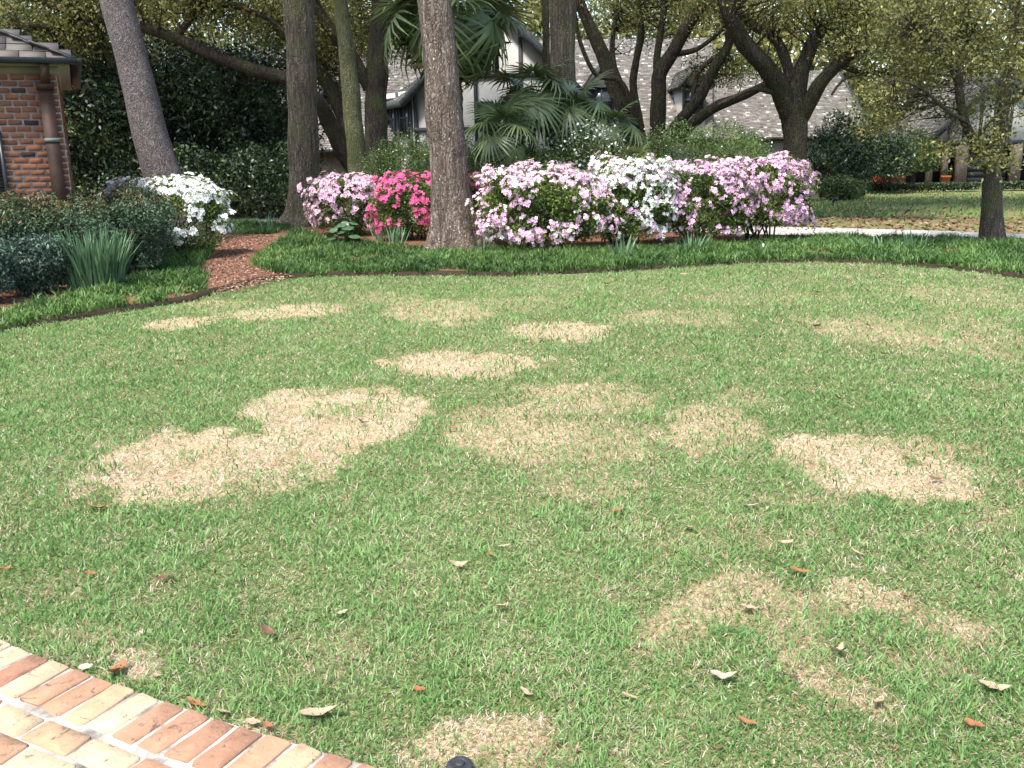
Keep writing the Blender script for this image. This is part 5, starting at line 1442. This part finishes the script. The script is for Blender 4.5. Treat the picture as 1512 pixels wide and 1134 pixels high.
def shrub(name, label, px, py, wpx, top, lm, n, leaf, bloom=0, bloomm='white_bloom', cat='shrub', dep=.8, group=None, zb=.3, blsize=.05, lump_a=.2, low=0.06, dark_top=None, Y=None):
    if Y is None: c, rx, ry, h = bush_frame(px, py, wpx, top, dep)
    else:
        q = at(px, top, Y); rx = wpx / 2 * Y / FPX; ry = rx * dep; h = q[2] - .045; c = np.array((q[0], Y, .045))
    rt = root(name, c, label, cat, group)
    mb = MB()
    for k in range(9):
        a = rng.uniform(0, 6.28); q = c + (rng.uniform(-.3, .3) * rx, rng.uniform(-.3, .3) * ry, -.03); e = c + (math.cos(a) * rx * .6, math.sin(a) * ry * .6, h * .7)
        mb.tube([q, (q + e) / 2 + rng.normal(0, .05, 3), e], [.014, .009, .003], sides=5, step=.2)
    mb.build('stems', M['bark_dark'], rt, True)['kind'] = 'stuff'
    so = rng.uniform(0, 9)
    u = unit(n); u[:, 2] = np.abs(u[:, 2]) * np.where(rng.random(n) < .33, -1, 1)
    rad = (1 + lump_a * noise(u, 2.0, so) + .1 * noise(u, 5.0, so)) * rng.uniform(.1, 1, n) ** .3
    z = np.clip(u[:, 2] * rad * .5 + .5, low, None)
    C = np.stack([c[0] + u[:, 0] * rad * rx, c[1] + u[:, 1] * rad * ry, c[2] + z * h], 1)
    t = np.clip(.42 + .3 * noise(C, 3.5, so) + rng.normal(0, .2, n), 0, dark_top[0] if dark_top else 1)
    if dark_top:
        hot = (z > dark_top[1] - .2 * rng.random(n)) & (rng.random(n) < dark_top[2]); t[hot] = rng.uniform(.88, 1, hot.sum())
    V, Q, tt = leaf_quads(C, leaf[0], leaf[1], zb=zb, tint=t)
    link('foliage', make_mesh('foliage', V, Q, {'tint': tt}), M[lm], rt)
    if bloom:
        u = unit(bloom); u[:, 2] = np.abs(u[:, 2]); rad = (1 + lump_a * noise(u, 2.0, so) + .1 * noise(u, 5., so)) * rng.uniform(.9, 1.1, bloom)
        C = np.stack([c[0] + u[:, 0] * rad * rx, c[1] + u[:, 1] * rad * ry, c[2] + (u[:, 2] * rad * .5 + .5) * h], 1)
        V, Q, tt = leaf_quads(C, blsize, blsize * .8, flat=1.5)
        link('blooms', make_mesh('blooms', V, Q, {'tint': tt}), M[bloomm], rt)['kind'] = 'stuff'
    return rt
# left bed
NZ = dict(zb=.1, cat='shrub')
shrub('nandina_shrub', 'wide green shrub with bronze tips beneath the brick wall', 105, 428, 150, 282, 'nandina_leaf', 15000, (.055, .02), dark_top=(.86, .9, .5), low=.1, **NZ)
shrub('nandina_shrub', 'green shrub with bronze tips next to the white azalea', 190, 416, 120, 272, 'nandina_leaf', 11000, (.055, .02), dark_top=(.86, .9, .5), low=.12, **NZ)
shrub('nandina_shrub', 'shrub with reddish new leaves against the brick wall below the shutter', 5, 436, 130, 285, 'nandina_leaf', 11000, (.055, .02), dark_top=(.86, .85, .5), low=.1, **NZ)
shrub('blue_green_shrub', 'low blue green shrub with whorled leaves at the front of the bed', 45, 446, 118, 350, 'blue_leaf', 9000, (.05, .022), low=.03, zb=.2)
shrub('blue_green_shrub', 'low blue green shrub under the shutter near the bed front', -45, 462, 120, 345, 'blue_leaf', 8000, (.05, .022), low=.03, zb=.2)
# behind the azaleas
GB = None
shrub('spirea_shrub', 'airy green spirea dotted with tiny white blooms left of the flecked trunk', 590, 0, 120, 196, 'spirea_leaf', 11000, (.05, .022), 140, Y=20.5, blsize=.035)
shrub('green_shrub', 'rounded light green shrub right of the flecked trunk', 722, 0, 110, 210, 'spirea_leaf', 9000, (.05, .02), 60, Y=19.5, blsize=.05)
shrub('spirea_shrub', 'spirea shrub covered in white bloom sprays below the fan palms', 860, 0, 150, 196, 'spirea_leaf', 12000, (.05, .022), 900, Y=18.6, blsize=.065)
shrub('green_shrub', 'light green shrub behind the lilac azaleas', 1090, 0, 140, 178, 'spirea_leaf', 12000, (.05, .022), 110, Y=20.0, blsize=.04)
shrub('green_shrub', 'leafy green shrub at the foot of the mossy forked tree', 1000, 0, 160, 190, 'spirea_leaf', 12000, (.055, .025), 160, Y=20.5, blsize=.04)
shrub('green_shrub', 'leafy shrub under the bay window', 655, 0, 110, 190, 'mid_leaf', 9000, (.055, .025), 30, Y=21.5, blsize=.04)
shrub('green_shrub', 'leafy undergrowth shrub beneath the fan palms', 785, 0, 150, 208, 'spirea_leaf', 11000, (.06, .028), 60, Y=18.4, blsize=.05)

# strap-leaf clumps
def strap_clump(label, px, py, wpx, top, n=60, width=.02, mat='iris_leaf', spread=.35, name='iris_clump', curl=.35, group='strap leaved clumps', Yoff=0, arch=False):
    g = G(px, py); w = (g - CAMP) @ _f; r_ = wpx / 2 * w / FPX; h = at(px, top, g[1])[2] - .03
    rt = root(name, (g[0], g[1], .045), label, 'plant', group)
    rows = n
    for k in range(rows):
        pass
    a = rng.uniform(0, 6.283, n); rr = rng.uniform(0, 1, n) ** .5 * r_ * .75
    B = np.stack([g[0] + np.cos(a) * rr, g[1] + np.sin(a) * rr * .7, np.full(n, .04)], 1)
    L = h * rng.uniform(.7, 1.12, n) * (1.25 if arch else 1.02)
    lean = np.abs(rng.normal(.12 + spread * rr / (r_ + 1e-6) * .5, .1, n)) if not arch else rng.uniform(.2, .9, n)
    wv = rng.uniform(.8, 1.2, n) * width
    V, Q, T, t = blade_strips(B, L, wv, a + rng.normal(0, .5, n), lean, rng.uniform(.0, curl, n) if not arch else rng.uniform(.4, 1.3, n), np.clip(rng.normal(.5, .25, n), 0, 1))
    # few leaves: each its own part; many: one part
    if n <= 60:
        for k in range(n):
            m_ = make_mesh('leaf', V[k * 5:k * 5 + 5], [np.array([(0, 1, 2, 3)]), np.array([(3, 2, 4)])], {'tint': t[k * 5:k * 5 + 5]})
            link('leaf', m_, M[mat], rt)
    else:
        link('foliage', make_mesh('foliage', V, [Q, T], {'tint': t}), M[mat], rt)['kind'] = 'stuff'
    return rt
strap_clump('dense upright clump of blue green strap leaves in the shrub bed', 143, 433, 104, 343, 420, .028)
strap_clump('shorter strap leaf clump tucked between blue green shrub and nandina', 82, 425, 60, 352, 120, .02)
strap_clump('grey green strap leaf clump between hosta and flecked trunk', 578, 366, 60, 330, 34, .03, spread=.7)
strap_clump('small strap leaf clump below the white azalea', 920, 384, 40, 345, 26, .025, spread=.6)
strap_clump('strap leaf clump with arching tips below the lilac azaleas', 1018, 378, 52, 340, 34, .025, spread=.9)
strap_clump('arching pale strap leaf clump in the border grass by the driveway', 1300, 376, 90, 346, 30, .025, arch=True)
strap_clump('strap leaf clump beside an arching pale one by the driveway', 1352, 374, 44, 338, 24, .022, spread=.6)
strap_clump('thin strap leaf clump right beside the root flare of the flecked trunk', 712, 378, 22, 345, 12, .02, spread=.5)
strap_clump('strap leaf clump beside the furrowed trunk', 398, 345, 26, 310, 14, .03, spread=.5)

# broad-leaved plants
def broad_leaf(L, k):
    r = np.random.default_rng(300 + k); V = [(0, 0, -.02)]; F = []; n = 14
    for ring, f in ((1, .55), (2, 1.0)):
        for i in range(n):
            a = 6.283 * i / n
            rr = L / 2 * f * (1 + .06 * r.normal()) * (1 - .25 * (abs(math.cos(a / 2)) ** 14))
            V.append((math.cos(a) * rr + L * .25, math.sin(a) * rr, .03 * L * math.sin(3 * a + k) * f - .16 * L * (f ** 2) * .6 + .02))
    T = [(0, 1 + i, 1 + (i + 1) % n) for i in range(n)]
    V[0] = (L * .25, 0, .0)
    Q = [(1 + i, 1 + n + i, 1 + n + (i + 1) % n, 1 + (i + 1) % n) for i in range(n)]
    return make_mesh('leaf', V, [np.array(Q), np.array(T)], {'tint': np.clip(.4 + .12 * r.normal(size=len(V)) + .3 * r.random(), 0, 1)}, smooth=True)
def broad_plant(label, px, py, wpx, top, n, size, mat='big_leaf', name='broad_leaf_plant'):
    g = G(px, py); w = (g - CAMP) @ _f; r_ = wpx / 2 * w / FPX; h = at(px, top, g[1])[2]
    rt = root(name, (g[0], g[1], .045), label, 'plant')
    stems = MB()
    for k in range(n):
        a = k * 2.4 + rng.uniform(-.3, .3); rr = r_ * (.2 + .75 * (k / n)) * .8; z = h * (1 - .75 * (k / n) ** 1.3) * rng.uniform(.85, 1)
        p = np.array((g[0] + math.cos(a) * rr, g[1] + math.sin(a) * rr * .8, max(z, .1)))
        m_ = broad_leaf(size * rng.uniform(.65, 1.15), k); m_.materials.append(M[mat])
        o = bpy.data.objects.new('leaf', m_); COL.objects.link(o); o.parent = rt; o.matrix_parent_inverse = parent_world(rt).inverted()
        o.matrix_basis = Matrix.Translation(p) @ Matrix.Rotation(a, 4, 'Z') @ Matrix.Rotation(rng.uniform(.1, 1.0), 4, 'Y') @ Matrix.Rotation(rng.normal(0, .35), 4, 'X')
        stems.tube([(g[0], g[1], .03), ((g[0] + p[0]) / 2, (g[1] + p[1]) / 2, p[2] * .6), tuple(p)], [.008, .007, .005], sides=5, step=.2)
    stems.build('stems', M['big_leaf'], rt)['kind'] = 'stuff'
broad_plant('glossy broad leaved plant in front of the pale pink azalea', 514, 366, 78, 322, 24, .21)
broad_plant('pale broad leaved plant between strap leaf clump and white azalea', 205, 405, 44, 352, 9, .20, 'iris_leaf')
broad_plant('light green paddle leaves poking out behind the strap leaf clump', 92, 405, 50, 340, 5, .26, 'iris_leaf')

# little garden fittings
def stake(label, px, py, top, mat, name, head=None, thick=.012):
    g = G(px, py); t = at(px, top, g[1]); g[2] = min(g[2], 0) 
    rt = root(name, g, label, 'garden light' if head else 'stake')
    MB().tube([g, t], [thick, thick * .8], sides=8, step=.1).build('stem', M[mat], rt)
    if head:
        MB().tube([t + (0, 0, -.02), t + (.03, -.06, .05), t + (.06, -.13, .07)], [head * .5, head, head * 1.2], sides=10, step=.03).build('lamp_head', M[mat], rt, True)
stake('small black garden spotlight on the lawn across the driveway', 1230, 304, 297, 'black_paint', 'garden_light', .05, .03)
stake('thin dark garden light on a bent stem beside the driveway', 1336, 327, 314, 'black_paint', 'garden_light', .022)
stake('short white plastic stake below the lilac azaleas', 1127, 374, 360, 'white_plastic', 'garden_stake', None, .02)
